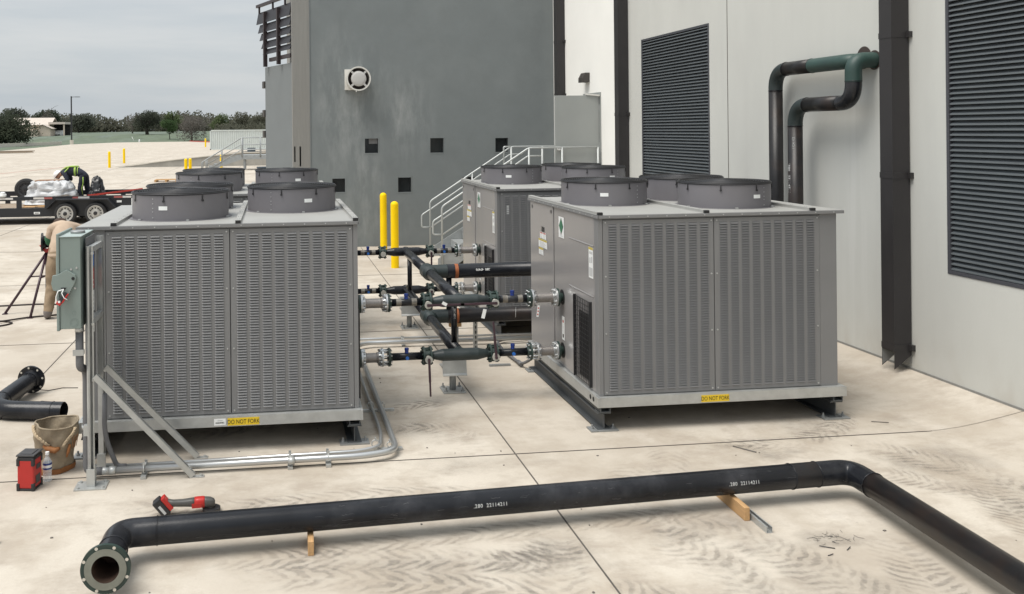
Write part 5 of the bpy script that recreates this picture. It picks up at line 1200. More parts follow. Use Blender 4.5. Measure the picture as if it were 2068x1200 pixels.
for x0, x1, c in ((-8.6, -7.55, 'reflect_white'), (-6.98, -6.68, 'reflect_white'), (-6.68, -6.45, 'reflect_red'), (-5.88, -5.72, 'reflect_red'), (-5.72, -5.40, 'reflect_white'), (-4.70, -4.45, 'reflect_red'), (-4.45, -4.2, 'reflect_white')):
    m = MB(); m.box(x0, x1, YN, YN+.004, .735, .79); m.build('reflector_strip', c, tr)
m = MB(); m.box(-6.97, -6.80, YN-.003, YN-.0005, .30, .365); s_ = m.build('maker_plate', 'label_white', tr)
m = MB(); m.box(-6.94, -6.83, YN-.005, YN-.0032, .322, .34); m.build('print', 'black_ink', s_)
m = MB(); m.box(-4.62, -4.48, YN-.003, YN-.0005, .60, .66); m.build('maker_plate', 'label_white', tr)
m = MB(); m.box(-4.2, -4.16, YN-.002, YN+.004, .50, .72); m.build('latch_post', 'label_white', tr)
# wrapped pallet load
from mathutils import noise as mno
def lumpy(name, mat, c, half, seed, top=.75, amp=.10, n=56, k=22, pinch=0):
    """crumpled sack: rounded block whose skin is pushed in and out by ridged noise"""
    m = MB()
    for i in range(k+1):
        t = i/k; h = min(1, t/.86); sc_ = 1-(1-top)*h**1.4
        if t > .86: sc_ *= math.sqrt(max(0, 1-((t-.86)/.14)**2))
        for j in range(n):
            a = 2*math.pi*j/n; cx, cy = math.cos(a), math.sin(a); q = .6
            p = V(math.copysign(abs(cx)**q, cx), math.copysign(abs(cy)**q, cy), t*1.6)
            f = 1-abs(mno.noise(p*2.1+V(seed, 0, 0)))*1.6; g = 1-abs(mno.noise(p*5.2+V(0, seed, 0)))*1.7
            d = 1+amp*(f-.5)+amp*.55*(g-.5)+amp*.5*mno.noise(p*.9+V(0, 0, seed))
            z = half[2]*2*(h if t <= .86 else 1+(t-.86)*.5)+amp*half[2]*(g-.4)*h+pinch*half[2]*max(0, t-.8)*5*(.6+.4*math.cos(a*3+seed))
            m.v.append(V(c[0]+half[0]*sc_*d*p.x, c[1]+half[1]*sc_*d*p.y, c[2]+z))
    for i in range(k):
        for j in range(n): m.f.append((i*n+j, i*n+(j+1) % n, (i+1)*n+(j+1) % n, (i+1)*n+j)); m.m.append(0); m.sm.append(True)
    return m.build(name, mat, org=c)
tag(lumpy('wrapped_load', 'film', (-6.75, 28.25, .53), (.72, .55, .31), 4, top=.70, amp=.26), 'pallet load wrapped in white plastic film on the black trailer', 'wrapped load')
m = MB()
for k in range(5): m.box(-7.45, -6.05, 27.72+.25*k, 27.84+.25*k, .485, .53)
tag(m.build('load_pallet', 'wood', org=(-6.75, 28.25, .48)), 'wooden pallet under the film-wrapped load on the trailer', 'pallet')
m = MB(); m.box(-7.20, -6.48, 28.0, 28.5, 1.135, 1.235); tag(m.build('cardboard_box', 'cardboard', org=(-6.85, 28.25, 1.135), bevel=.01), 'flat brown cardboard box on top of the wrapped load', 'box')
tag(lumpy('rubbish_bag', 'bag_black', (-5.42, 28.3, .485), (.27, .26, .31), 9, top=.5, amp=.30, pinch=.5), 'black plastic rubbish bag on the trailer behind the bending worker', 'bag')
m = MB()
for q in (0, .10): m.bar((-5.62, 27.75+q, .75+q*.2), (-4.02, 27.95+q, .92+q*.15), .035, .03)
tag(m.build('red_bar', 'red_paint', org=(-4.8, 27.8, .8)), 'pair of red steel bars resting along the rear of the trailer', 'bars')
m = MB(); m.box(-8.75, -8.2, 27.4, 27.9, .482, .62); tag(m.build('red_case', 'red_paint', org=(-8.5, 27.6, .48), bevel=.02), 'red case on the trailer deck at the left edge of the picture', 'case')
m = MB(); m.box(-7.0, -6.2, 27.2, 27.6, .482, .51); m.box(-7.35, -6.9, 27.2, 27.7, .482, .50); tag(m.build('load_boards', 'wood', org=(-6.7, 27.4, .48)), 'loose boards on the trailer deck in front of the wrapped load', 'boards')
m = MB(); m.tube([(-7.85, 27.05, .81), (-7.85, 27.05, .90)], .10, 12); m.tube([(-7.85, 27.05, .90), (-7.85, 27.05, .96)], [.10, .05], 12); tag(m.build('white_jug', 'label_white', org=(-7.85, 27.05, .81)), 'small white jug standing on the trailer rail left of the load', 'jug')

# ------------------------------------------------------------------ people
def hand(nodes, edges, key, p, d, up, mi, s=1.0):
    """palm, four curled fingers and a thumb leaving its side; d = pointing direction, up = back of the hand"""
    d, up = V(*d).normalized(), V(*up).normalized(); sd = d.cross(up).normalized(); p = V(*p)
    nodes[key+'p'] = (p+d*.05*s, .030*s); edges.append((key, key+'p', mi))
    for i, (o, L) in enumerate(((-.030, .062), (-.010, .072), (.010, .068), (.029, .052))):
        a = p+d*.085*s+sd*o*s; b = a+d*L*.55*s-up*.010*s; c = b+d*L*.35*s-up*.028*s
        nodes[f'{key}{i}a'] = (a, .012*s); nodes[f'{key}{i}b'] = (b, .0095*s); nodes[f'{key}{i}c'] = (c, .008*s)
        edges += [(key+'p', f'{key}{i}a', mi), (f'{key}{i}a', f'{key}{i}b', mi), (f'{key}{i}b', f'{key}{i}c', mi)]
    a = p+d*.035*s-sd*.040*s; b = a+d*.035*s-sd*.018*s-up*.014*s; nodes[key+'ta'] = (a, .013*s); nodes[key+'tb'] = (b, .0105*s)
    edges += [(key+'p', key+'ta', mi), (key+'ta', key+'tb', mi)]
# worker bending over the load on the trailer, facing left
w1 = thing('person', 'person in navy workwear and white hard hat bending over the load on the trailer', 'person', (-5.9, 28.6, .48))
N_ = {'pel': ((-5.90, 28.60, 1.40), .150), 'sp': ((-6.06, 28.60, 1.475), .145), 'ch': ((-6.30, 28.60, 1.47), .165), 'ub': ((-6.45, 28.60, 1.44), .125), 'nk': ((-6.55, 28.60, 1.41), .062), 'hd': ((-6.64, 28.60, 1.355), .088), 'jaw': ((-6.66, 28.60, 1.27), .062), 'nose': ((-6.735, 28.60, 1.285), .022)}
E_ = [('pel', 'sp', 0), ('sp', 'ch', 0), ('ch', 'ub', 0), ('ub', 'nk', 0), ('nk', 'hd', 1), ('hd', 'jaw', 1), ('jaw', 'nose', 1)]
for q, s_ in (('l', -1), ('r', 1)):
    y = 28.60+.11*s_; dx = .0 if s_ < 0 else .16
    N_.update({q+'hip': ((-5.88+dx*.2, y, 1.33), .105), q+'kn': ((-5.97+dx, y+.02*s_, .94), .080), q+'an': ((-5.90+dx, y+.03*s_, .58), .058), q+'he': ((-5.89+dx, y+.03*s_, .525), .045), q+'to': ((-6.07+dx, y+.04*s_, .51), .040)})
    E_ += [('pel', q+'hip', 0), (q+'hip', q+'kn', 0), (q+'kn', q+'an', 0), (q+'an', q+'he', 2), (q+'he', q+'to', 2)]
    N_.update({q+'sh': ((-6.42, 28.60+.20*s_, 1.42), .075), q+'el': ((-6.30, 28.60+.27*s_, 1.20), .055), q+'wr': ((-6.50, 28.60+.20*s_, 1.175), .036)})
    E_ += [('ub', q+'sh', 0), (q+'sh', q+'el', 0), (q+'el', q+'wr', 0)]
    hand(N_, E_, q+'wr', N_[q+'wr'][0], (-1, 0, -.15), (0, 0, 1), 1)
skin_body('body', N_, E_, ['navy', 'skin', 'boot'], w1, root='pel')
m = MB(); hc = V(-6.665, 28.60, 1.375); hx = V(-.62, 0, -.25).normalized(); up = V(-.45, 0, .9).normalized(); up = (V(-.75, 0, .62)).normalized(); fwd = V(-.62, 0, -.75).normalized(); sd = up.cross(fwd)
rings = [(0, .142, .118), (.03, .140, .116), (.07, .125, .104), (.105, .09, .078), (.125, .045, .04), (.131, .001, .001)]
for h, a_, b_ in rings:
    for j in range(24): t = 2*math.pi*j/24; m.v.append(hc+up*(h-.01)+fwd*math.cos(t)*a_+sd*math.sin(t)*b_)
for i in range(len(rings)-1):
    for j in range(24): m.f.append((i*24+j, i*24+(j+1) % 24, (i+1)*24+(j+1) % 24, (i+1)*24+j)); m.m.append(0); m.sm.append(True)
m.obox(hc+fwd*.15-up*.008, fwd*.05, sd*.075, up*.005); m.build('hard_hat', 'hat_white', w1)
m = MB()
def loop(x, zc, rz, ry, wd):
    o = len(m.v); n = 28
    for k in (-1, 1):
        for j in range(n): t = 2*math.pi*j/n; m.v.append(V(x+k*wd/2, 28.60+ry*math.cos(t), zc+rz*math.sin(t)))
    for j in range(n): m.f.append((o+j, o+(j+1) % n, o+n+(j+1) % n, o+n+j)); m.m.append(0); m.sm.append(True)
loop(-6.12, 1.475, .168, .178, .055); loop(-6.04, 1.46, .166, .176, .02)
for s_ in (-1, 1): m.tube([(-6.50, 28.60+.10*s_, 1.515), (-6.38, 28.60+.12*s_, 1.60), (-6.25, 28.60+.12*s_, 1.622), (-6.05, 28.60+.10*s_, 1.618)], .022, 8); m.tube([(-6.48, 28.60+.17*s_, 1.36), (-6.40, 28.60+.23*s_, 1.46), (-6.30, 28.60+.16*s_, 1.59)], .018, 8)
m.build('safety_vest', 'hivis', w1)
m = MB(); m.tube([(-5.86, 28.38, 1.30), (-5.86, 28.385, 1.1), (-5.90, 28.385, .95), (-5.88, 28.40, .75)], .014, 8); m.build('leg_stripe', 'hivis', w1)
# welder, seen from behind, bending over a pipe on stands
w2 = thing('person', 'person in tan work clothes with green sleeves bent over beside the switch box', 'person', (-3.06, 13.25, 0))
N_ = {'pel': ((-3.06, 13.26, .90), .150), 'sp': ((-3.06, 13.33, 1.07), .165), 'ch': ((-3.03, 13.50, 1.20), .190), 'ub': ((-3.04, 13.66, 1.24), .150), 'nk': ((-3.14, 13.80, 1.29), .07), 'hd': ((-3.20, 13.92, 1.25), .095), 'jaw': ((-3.21, 13.98, 1.17), .065), 'nose': ((-3.21, 14.05, 1.21), .022)}
E_ = [('pel', 'sp', 0), ('sp', 'ch', 0), ('ch', 'ub', 0), ('ub', 'nk', 0), ('nk', 'hd', 4), ('hd', 'jaw', 4), ('jaw', 'nose', 4)]
for q, s_ in (('l', -1), ('r', 1)):
    N_.update({q+'hip': ((-3.06+.105*s_, 13.25, .84), .105), q+'th': ((-3.06+.115*s_, 13.25, .66), .098), q+'kn': ((-3.06+.125*s_, 13.29, .47), .082), q+'cf': ((-3.07+.145*s_, 13.25, .27), .076), q+'an': ((-3.075+.155*s_, 13.21, .11), .068), q+'he': ((-3.075+.16*s_, 13.19, .045), .042), q+'to': ((-3.085+.175*s_, 13.36, .038), .038)})
    E_ += [('pel', q+'hip', 1), (q+'hip', q+'th', 1), (q+'th', q+'kn', 1), (q+'kn', q+'cf', 1), (q+'cf', q+'an', 1), (q+'an', q+'he', 3), (q+'he', q+'to', 3)]
    N_.update({q+'sh': ((-3.05+.20*s_, 13.58, 1.215-.01*s_), .088), q+'am': ((-3.05+.235*s_, 13.60, 1.13), .078), q+'el': ((-3.05+.25*s_, 13.63, 1.045), .070), q+'fo': ((-3.10+.20*s_, 13.76, 1.07), .060), q+'wr': ((-3.13+.15*s_, 13.86, 1.135), .038)})
    E_ += [('ub', q+'sh', 0), (q+'sh', q+'am', 0), (q+'am', q+'el', 2), (q+'el', q+'fo', 2), (q+'fo', q+'wr', 2)]
    hand(N_, E_, q+'wr', N_[q+'wr'][0], (-.25*s_, 1, .05), (0, 0, 1), 4)
skin_body('body', N_, E_, ['khaki_jacket', 'khaki_pants', 'green_sleeve', 'boot', 'skin'], w2, root='pel')
m = MB(); m.lathe([(0, .172), (.02, .180), (.05, .176)], (-3.06, 13.275, .875), (0, .12, 1), 30); m.build('jacket_hem', 'khaki_jacket', w2)
m = MB()
for h, r_ in ((0, .112), (.04, .115), (.085, .10), (.115, .06), (.125, .001)):
    for j in range(20): t = 2*math.pi*j/20; m.v.append(V(-3.21+r_*math.cos(t)*.9, 13.90+r_*math.sin(t), 1.255+h))
for i in range(4):
    for j in range(20): m.f.append((i*20+j, i*20+(j+1) % 20, (i+1)*20+(j+1) % 20, (i+1)*20+j)); m.m.append(0); m.sm.append(True)
m.build('welding_cap', 'rust_in', w2)
ps = thing('pipe_spool', 'short black flanged pipe resting on tripod stands in front of the bent worker', 'pipe', (-2.9, 13.9, 1.0), 'black pipe spools lying on the ground')
pa, pd = V(-3.445, 13.80, 1.03), V(1, .16, 0).normalized()
m = MB(); m.tube([pa, pa+pd*1.9], RP, 28); m.build('pipe', 'pipe', ps); m = MB(); m.lathe([(-.012, 0), (-.012, .1395), (.012, .1395), (.012, .1), (.05, .086)], pa, pd, 40); m.build('flange', 'pipe', ps)
def stand(h, feet, label, mat):
    root = thing('pipe_stand', label, 'pipe stand', (h[0], h[1], 0), 'tripod pipe stands'); h = V(*h)
    for f in feet:
        m = MB(); f = V(*f); m.tube([h-V(0, 0, .03), f+V(0, 0, .012)], .019, 10); m.obox(f+V(0, 0, .006), (.035, 0, 0), (0, .03, 0), (0, 0, .006)); m.build('leg', mat, root)
    m = MB(); m.tube([h-V(0, 0, .72), h+V(0, 0, .02)], .024, 12)
    for f in feet: f = V(*f); m.tube([h+(f-h)*.42, V(h.x, h.y, h.z*.58)], .010, 8)
    m.build('mast', mat, root)
    m = MB(); m.prism([h+V(-.10, -.035, .075), h+V(-.085, -.035, .075), h+V(0, -.035, .015), h+V(.085, -.035, .075), h+V(.10, -.035, .075), h+V(.02, -.035, -.03), h+V(-.02, -.035, -.03)], (0, .07, 0)); m.build('vee_head', 'plastic_red', root)
stand((-3.385, 13.81, .91), [(-3.95, 13.67, 0), (-3.50, 13.31, 0), (-3.24, 14.2, 0)], 'dark tripod pipe stand with red vee head left of the bent worker', 'stand_purple')
stand((-1.95, 14.04, .91), [(-2.35, 13.75, 0), (-1.6, 13.7, 0), (-1.95, 14.5, 0)], 'dark tripod pipe stand hidden behind the left chiller', 'stand_blue')
m = MB(); cpts = [(-5.2, 14.3, .012), (-4.2, 14.27, .012), (-3.6, 14.35, .012), (-3.2, 14.2, .012)]; m.tube(rounded(cpts, .3, 6), .012, 8)
lp = [(-5.0, 12.95, .012), (-4.2, 12.75, .012), (-3.75, 12.78, .012), (-3.62, 12.98, .012), (-3.85, 13.15, .012), (-4.3, 13.05, .014), (-4.1, 12.86, .030), (-3.75, 13.05, .03), (-3.55, 13.33, .012), (-3.2, 13.42, .012), (-2.9, 13.6, .012), (-2.6, 14.0, .012)]
m.tube(rounded(lp, .25, 6), .012, 8); tag(m.build('welding_cable', 'cable_black', org=(-3.8, 13.2, 0)), 'dark welding cable looped on the ground beside the tripod stand', 'cable')

# ------------------------------------------------------------------ loading dock far behind
m = MB(); m.prism([(-11.95, 69.3, 0), (1.5, 69.3, 0), (1.5, 69.3, 1.02), (-2.5, 69.3, .98), (-6.5, 69.3, .62)], (0, .3, 0)); m.prism([(-11.3, 78.0, 0), (1.5, 78.0, 0), (1.5, 78.0, 1.0), (-2.5, 78.0, .95)], (0, .3, 0))
tag(m.build('ramp_wall', 'ramp_concrete', org=(-4, 69.3, 0)), 'low concrete ramp wall rising to the far dock platform', 'wall')
m = MB(); m.box(-11.9, 1.5, 68.6, 69.25, .001, .02); m.prism([(-11.95, 69.25, .04), (-6.5, 69.25, .63), (-2.5, 69.25, .99), (1.5, 69.25, 1.03), (1.5, 69.25, 1.10), (-2.5, 69.25, 1.06), (-6.5, 69.25, .70), (-11.95, 69.25, .10)], (0, .4, 0)); struct('paving_strip', m, 'curb_white')
dk = thing('dock_platform', 'galvanised dock platform with stairs and pipe rails far behind the left fans', 'platform', (-1, 62.5, 0))
m = MB(); m.box(-2.25, 2.2, 62, 64, .74, 1.03); m.prism([(-5.0, 62, 0), (-4.4, 62, 0), (-2.25, 62, .74), (-2.25, 62, 1.03), (-2.6, 62, 1.03)], (0, .06, 0)); m.prism([(-5.0, 63.1, 0), (-4.4, 63.1, 0), (-2.25, 63.1, .74), (-2.25, 63.1, 1.03), (-2.6, 63.1, 1.03)], (0, .06, 0)); m.build('deck', 'stair_steel', dk)
m = MB()
for k in range(6): z = 1.03/7*(k+1); m.box(-4.85+.36*k, -4.45+.36*k, 62.06, 63.1, z-.04, z)
m.build('tread', 'stair_steel', dk)
for x, y in ((-2.05, 62.2), (-2.05, 63.8), (1.9, 62.2)): m = MB(); m.box(x-.07, x+.07, y-.07, y+.07, 0, .74); m.build('leg', 'stair_steel', dk)
for y in (62.0, 63.1):
    m = MB(); m.tube(rounded([(-4.95, y, 0), (-4.95, y, .55), (-4.55, y, .80), (-2.25, y, 2.22), (2.2, y, 2.25)], .1), .035, 8); m.tube([(-4.55, y, .45), (-2.25, y, 1.75), (2.2, y, 1.75)], .03, 8); m.tube([(-4.4, y, .12), (-2.25, y, 1.40), (2.2, y, 1.42)], .03, 8)
    for x, z0, z1 in ((-2.2, .9, 2.22), (-.95, .9, 2.24), (.6, .9, 2.25), (2.15, .9, 2.25), (-3.6, .5, 1.42), (-4.65, .1, .75)): m.tube([(x, y, z0), (x, y, z1)], .05 if x > -2.5 else .03, 8)
    m.build('handrail', 'stair_steel', dk)
tc_ = thing('shipping_container', 'white corrugated shipping container standing far off beyond the dock', 'container', (-3.2, 133.5, 0))
m = MB(); n = 44
for i in range(n):
    x0 = -9.2+12*i/n; wv_ = 12/n; p = [(x0, 0), (x0+wv_*.3, 0), (x0+wv_*.5, .09), (x0+wv_*.8, .09), (x0+wv_, 0)]
    for (a, b), (c, d) in zip(p, p[1:]): m.quad((a, 132.7+b, .15), (c, 132.7+d, .15), (c, 132.7+d, 2.78), (a, 132.7+b, 2.78))
m.box(-9.3, 2.8, 132.85, 135.1, .12, 2.85); m.build('wall', 'container', tc_)
m = MB(); m.box(-9.36, 2.86, 132.64, 132.74, 2.78, 2.92); m.box(-9.36, 2.86, 132.64, 132.74, 0, .15); m.box(-9.36, -9.2, 132.64, 132.80, 0, 2.92); m.box(2.7, 2.86, 132.64, 132.8, 0, 2.92); m.build('frame', 'container', tc_)
m = MB(); m.lathe([(0, .25), (.74, .29), (.74, .31), (.80, .31), (.80, 0)], (-.62, 47.1, 0), (0, 0, 1), 24); tag(m.build('barrel', 'barrel_blue', org=(-.62, 47.1, 0)), 'dark blue-grey barrel left of the grey annex wing', 'barrel')
m = MB(); m.lathe([(0, .32), (1.25, .36), (1.25, .30)], (-1.95, 77.2, 0), (0, 0, 1), 20); tag(m.build('barrel', 'barrel_blue', org=(-1.95, 77.2, 0)), 'small grey barrel seen through the far dock rails', 'barrel')
m = MB()
for k in range(4): m.box(-1.5+.12*k, 1.0, 95+.4*k, 95.3+.4*k, .1*k, .1*k+.09)
tag(m.build('timber_stack', 'wood', org=(0, 95.5, 0)), 'low stack of orange-brown timber beyond the far dock platform', 'timber')
m = MB()
for k in range(6): m.box(-6.35, -5.15, 48.5+.18*k, 48.61+.18*k, .10, .125)
for y in (-6.35, -5.8, -5.25): m.box(y, y+.1, 48.5, 49.5, .0, .10)
tag(m.build('wood_pallet', 'wood', org=(-5.75, 49, 0)), 'lone wooden pallet lying on the paving just behind the rear fans', 'pallet')
m = MB()
for k in range(7): m.bar((-41, 124+.35*k, .12+.08*(k % 3)), (-33.5+.8*(k % 2), 126+.3*k, .12+.08*(k % 3)), .3, .1)
tag(m.build('plank_pile', 'wood_grey', org=(-37, 126, 0)), 'pile of dark planks on the paving at the far left', 'planks')
m = MB(); m.bar((-23.5, 256, .06), (-14.5, 222, .06), .5, .30); tag(m.build('red_kerb', 'red_paint', org=(-19, 240, 0)), 'red painted kerb along the far edge of the paving', 'kerb')
m = MB(); m.bar((-58.5, 158, .32), (-50.2, 219, .36), .4, .70); tag(m.build('low_wall', 'curb_white', org=(-56, 200, 0)), 'long low beige wall at the far left edge of the paving', 'wall')
lp_ = thing('light_pole', 'tall black car park light pole on a concrete base', 'light pole', (-47.3, 217, 0))
m = MB(); m.bar((-47.3, 217, 1.0), (-47.3, 217, 11.35), .26, .26, up=(0, 1, 0)); m.build('pole', 'plastic_black', lp_)
m = MB(); m.bar((-47.3, 217, 11.15), (-46.4, 217, 11.2), .10, .10); m.box(-46.4, -45.3, 216.8, 217.2, 11.12, 11.25); m.build('lamp_head', 'plastic_black', lp_)
m = MB(); m.lathe([(0, .42), (1.05, .42), (1.05, 0)], (-47.3, 217, 0), (0, 0, 1), 20); m.build('base', 'curb_white', lp_)
m = MB(); m.tube([(-38.2, 252, 0), (-38.9, 252, 1.5)], .05, 6); m.lathe([(0, .2), (.6, .2), (.75, .1), (.75, 0)], (-36.9, 252, 0), (0, 0, 1), 10); tag(m.build('hydrant', 'label_white', org=(-37, 252, 0)), 'small white hydrant and marker stake at the edge of the field', 'hydrant')
# house across the field
hs = thing('farm_house', 'beige house with pale metal roofs and a carport across the field', 'house', (-76, 300, 2.2))
m = MB(); m.box(-84, -72.2, 300, 309, 1.8, 5.4); m.box(-78, -70.6, 294, 300, 1.8, 4.2); m.prism([(-75.2, 294, 4.2), (-70.6, 294, 4.2), (-72.9, 294, 5.3)], (0, 6, 0)); m.box(-77.8, -74.2, 292.5, 294, 1.5, 3.5); m.build('wall', 'house_wall', hs)
m = MB(); m.prism([(-84.6, 299.2, 5.35), (-71.6, 299.2, 5.35), (-71.6, 304.5, 7.7), (-84.6, 304.5, 7.7)], (0, 0, .12)); m.prism([(-84.6, 309.8, 5.35), (-71.6, 309.8, 5.35), (-71.6, 304.5, 7.7), (-84.6, 304.5, 7.7)], (0, 0, .12))
m.prism([(-75.8, 293.5, 4.1), (-72.9, 293.5, 5.45), (-72.9, 300, 5.45), (-75.8, 300, 4.1)], (0, 0, .1)); m.prism([(-70.0, 293.5, 4.1), (-72.9, 293.5, 5.45), (-72.9, 300, 5.45), (-70.0, 300, 4.1)], (0, 0, .1)); m.box(-78, -74, 292, 294.2, 3.5, 3.65)
m.box(-72.2, -67.0, 298, 306, 5.6, 6.3); m.build('roof', 'house_roof', hs)
m = MB(); m.box(-67.6, -67.2, 298.2, 298.6, 1.8, 5.6); m.box(-72, -71.8, 298.2, 298.5, 1.8, 5.6); m.build('carport_post', 'house_wall', hs)
m = MB(); m.box(-72.2, -67.0, 305.6, 306, 1.8, 5.6); m.build('painted_shade_wall', 'house_dark', hs); m = MB(); m.box(-75.8, -75.0, 299.96, 299.99, 4.4, 4.9); m.build('window', 'house_dark', hs)  # near-black back wall stands in for the shade inside the carport
m = MB(); m.box(-71.3, -68.6, 300, 304.5, 2.3, 3.0); m.prism([(-71.2, 300.8, 3.0), (-68.7, 300.8, 3.0), (-68.9, 301.6, 3.6), (-71.0, 301.6, 3.6)], (0, 2.2, 0)); m.box(-71.2, -70.8, 300.2, 304, 1.95, 2.3); m.box(-69.1, -68.7, 300.2, 304, 1.95, 2.3); tag(m.build('parked_car', 'label_white', org=(-70, 302, 2.0)), 'white car parked under the carport of the beige house', 'car')

# ------------------------------------------------------------------ trees
def leaf_cloud(lobes, n, size, seed, flat=.7, fill=.55):
    """many small leaf-clump faces through the volume of several lobes (x, y, z, rx, ry, rz)"""
    rn = random.Random(seed); m = MB(); tot = sum(l[3]*l[5] for l in lobes)
    for l in lobes:
        k = int(n*l[3]*l[5]/tot)
        for _ in range(k):
            while True:
                p = V(rn.uniform(-1, 1), rn.uniform(-1, 1), rn.uniform(-1, 1)); q = p.length
                if q <= 1 and (q > fill or rn.random() < .35): break
            rough = 1+.16*math.sin(p.x*7+seed)+.13*math.sin(p.z*9+p.y*5+seed*2)
            c = V(l[0]+p.x*l[3]*rough, l[1]+p.y*l[4]*rough, l[2]+p.z*l[5]*rough)
            a = V(rn.gauss(0, 1), rn.gauss(0, 1), rn.gauss(0, 1)).normalized(); b = a.orthogonal().normalized(); s_ = size*rn.uniform(.5, 1.3)
            e = a.cross(b); m.add([c-b*s_*.5, c+e*s_*.32, c+b*s_*.5, c-e*s_*.32], [(0, 1, 2, 3)])
    return m
def limbs(m, base, top, r, spread, n, seed, rise=.5, sub=3, twig=0):
    rn = random.Random(seed); base, top = V(*base), V(*top)
    m.tube([base, base+(top-base)*.5+V(rn.uniform(-.1, .1), 0, 0), top], [r, r*.75, r*.5], 8)
    for i in range(n):
        t = rn.uniform(.45, 1); p = base+(top-base)*t; a = rn.uniform(0, 6.28); L = spread*rn.uniform(.55, 1.05)
        d = V(math.cos(a), math.sin(a), rise*rn.uniform(.5, 1.6)); e1 = p+d*L*.5+V(0, 0, .1*L); e2 = e1+V(d.x*.5, d.y*.5, d.z*.55+rn.uniform(-.1, .3))*L*.7
        m.tube([p, e1, e2], [r*.42, r*.24, r*.10], 5, cap=False)
        for j in range(sub):
            q = p.lerp(e1, rn.uniform(.4, 1)) if rn.random() < .5 else e1.lerp(e2, rn.random()); f = q+V(rn.uniform(-1, 1), rn.uniform(-1, 1), rn.uniform(.0, 1.1))*L*.42
            m.tube([q, (q+f)/2+V(0, 0, .05*L), f], [r*.14, r*.09, r*.04], 4, cap=False)
            for k in range(twig):
                g = q.lerp(f, rn.uniform(.3, 1)); h = g+V(rn.uniform(-1, 1), rn.uniform(-1, 1), rn.uniform(-.1, 1))*L*.2; m.tube([g, h], [r*.05, r*.025], 3, cap=False)
    return m
def tree(name, label, x, y, h, wd, leaf, n, size, seed, trunk=.3, bark='bark', tz=.28, bare=False, base_low=False):
    z0 = field_z(y) if y > 215 else 0
    root = thing(name, label, 'tree', (x, y, z0), 'trees across the field'); rn = random.Random(seed)
    m = MB(); limbs(m, (x, y, z0-.2), (x+rn.uniform(-.3, .3), y, z0+h*.55), trunk, wd*.42, 9 if bare else 6, seed, sub=5 if bare else 3, twig=6 if bare else 0); m.build('trunk', bark, root)
    lob = []; lo = 0.0 if base_low else tz
    for i in range(11):
        a = rn.uniform(0, 6.28); rr_ = wd*.5*rn.uniform(.15, .62); zz = z0+h*(lo+(1-lo)*rn.uniform(.18, .80)); s_ = wd*rn.uniform(.17, .30)*(1.15-.4*abs((zz-z0)/h-.5))
        lob.append((x+math.cos(a)*rr_, y+math.sin(a)*rr_*.7, zz, s_, s_, min(s_*.72, z0+h-zz+.3)))
    lob.append((x, y, z0+h*(lo+(1-lo)*.62), wd*.30, wd*.26, h*(1-lo)*.36))
    leaf_cloud(lob, n, size, seed).build('crown', leaf, root)
tree('oak_tree', 'broad dark oak with low branches, covering the left end of the house', -57.2, 200, 7.6, 11.5, 'leaf_oak', 9000, .46, 1, .4, tz=.05, base_low=True)
tree('oak_tree', 'large dark oak at the very left edge, behind the low beige wall', -65.5, 205, 8.0, 12, 'leaf_oak', 7000, .50, 2, .4, tz=.05, base_low=True)
tree('oak_tree', 'dark spreading oak with a thick trunk standing alone in the field', -41.4, 300, 7.6, 10.5, 'leaf_dark', 7000, .42, 3, .62, tz=.26)
tree('field_tree', 'small bright green round tree standing in front of the dark trees', -30.7, 270, 5.9, 5.8, 'leaf_green', 2600, .36, 4, .14, tz=.36)
tree('bare_tree', 'wide grey leafless thicket tree right of the bright green tree', -23.6, 262, 6.9, 11.5, 'leaf_bare', 3600, .36, 5, .28, 'bark_grey', tz=.02, bare=True, base_low=True)
tree('field_tree', 'tall pale green treetop rising behind the small bright green tree', -38.2, 345, 8.2, 9, 'leaf_light', 2000, .6, 6, .4)
tree('bare_tree', 'leafless grey treetop just right of the pale green treetop', -33.5, 350, 8.0, 9, 'leaf_bare', 1100, .45, 7, .35, 'bark_grey', bare=True)
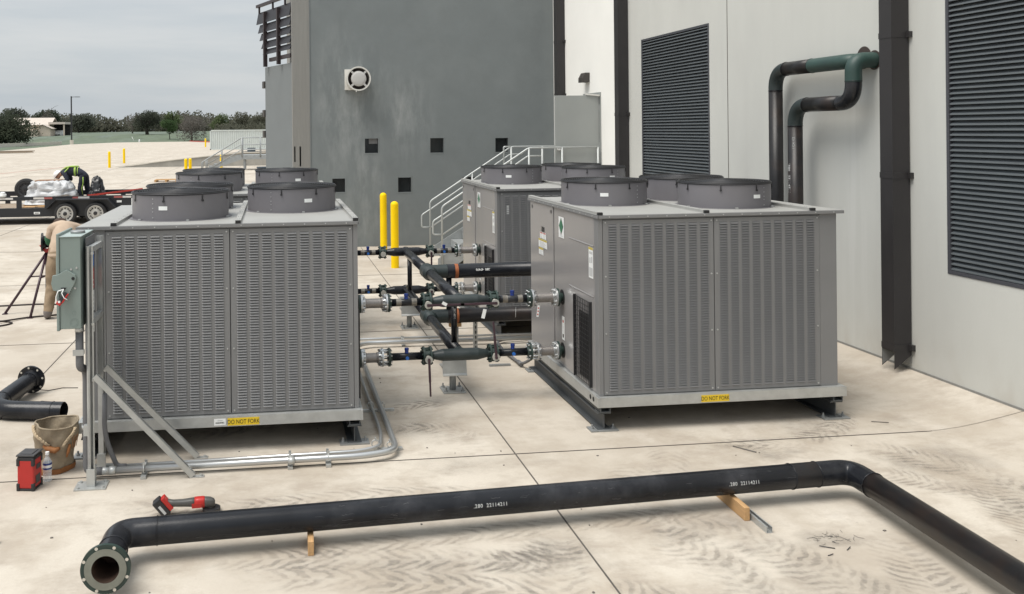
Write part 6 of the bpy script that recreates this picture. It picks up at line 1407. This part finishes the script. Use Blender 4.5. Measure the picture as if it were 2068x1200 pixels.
tree('bare_tree', 'thin bare tree sticking up left of the lone dark oak', -53, 345, 7.6, 7, 'leaf_bare', 500, .4, 8, .3, 'bark_grey', bare=True)
tree('field_tree', 'yellowish green tree peeping over the left end of the container', -19.2, 330, 6.9, 8, 'leaf_light', 1700, .55, 9, .35)
tree('bare_tree', 'brownish rounded tree behind the middle of the container', -11.5, 320, 7.4, 8.5, 'leaf_olive', 2300, .5, 10, .35, 'bark_grey')
tree('oak_tree', 'tall dark tree beside the grey annex wall, behind the container', -4.3, 300, 7.3, 8.5, 'leaf_olive', 2600, .5, 11, .4)
tree('oak_tree', 'tall dark tree behind the left part of the house roof', -105, 380, 10.2, 15, 'leaf_dark', 2600, .9, 12, .5)
tree('oak_tree', 'greenish broad tree directly behind the house roof', -93, 385, 9.2, 16, 'leaf_oak', 2600, .9, 13, .5)
tree('bare_tree', 'bare forked tree rising above the trees behind the carport', -90, 372, 10.2, 7.5, 'leaf_bare', 420, .5, 14, .35, 'bark_grey', bare=True)
tree('oak_tree', 'dark rounded tree directly behind the light pole', -80, 380, 7.4, 13, 'leaf_dark', 2200, .9, 15, .4)
# the wood beyond, one mass
rn = random.Random(40); lob = []
x = -190
while x < 40:
    h = 7.1+1.0*math.sin(x*.11)+rn.uniform(-.9, 1.3); yb = 415+rn.uniform(-18, 25); zg = field_z(yb)
    lob.append((x, yb, zg+h*.42, rn.uniform(4, 6.5), 5, h*.58)); lob.append((x+rn.uniform(-2, 2), yb-4, zg+h*.25, 5, 4, h*.35)); x += rn.uniform(2.6, 4.6)
ob = leaf_cloud(lob, 52000, 1.25, 41, fill=.35).build('woods', 'leaf_olive'); tag(ob, 'dense far belt of dark mixed woodland along the back of the field', 'woods', kind='stuff')
lob = [(-16+3.4*i+rn.uniform(-1, 1), 285+rn.uniform(-6, 6), field_z(285)+1.7, 3.2, 3, 2.3) for i in range(9)]
ob = leaf_cloud(lob, 4200, .55, 43, fill=.4).build('thicket', 'leaf_olive'); tag(ob, 'scrubby brown thicket along the field edge behind the container', 'thicket', kind='stuff')
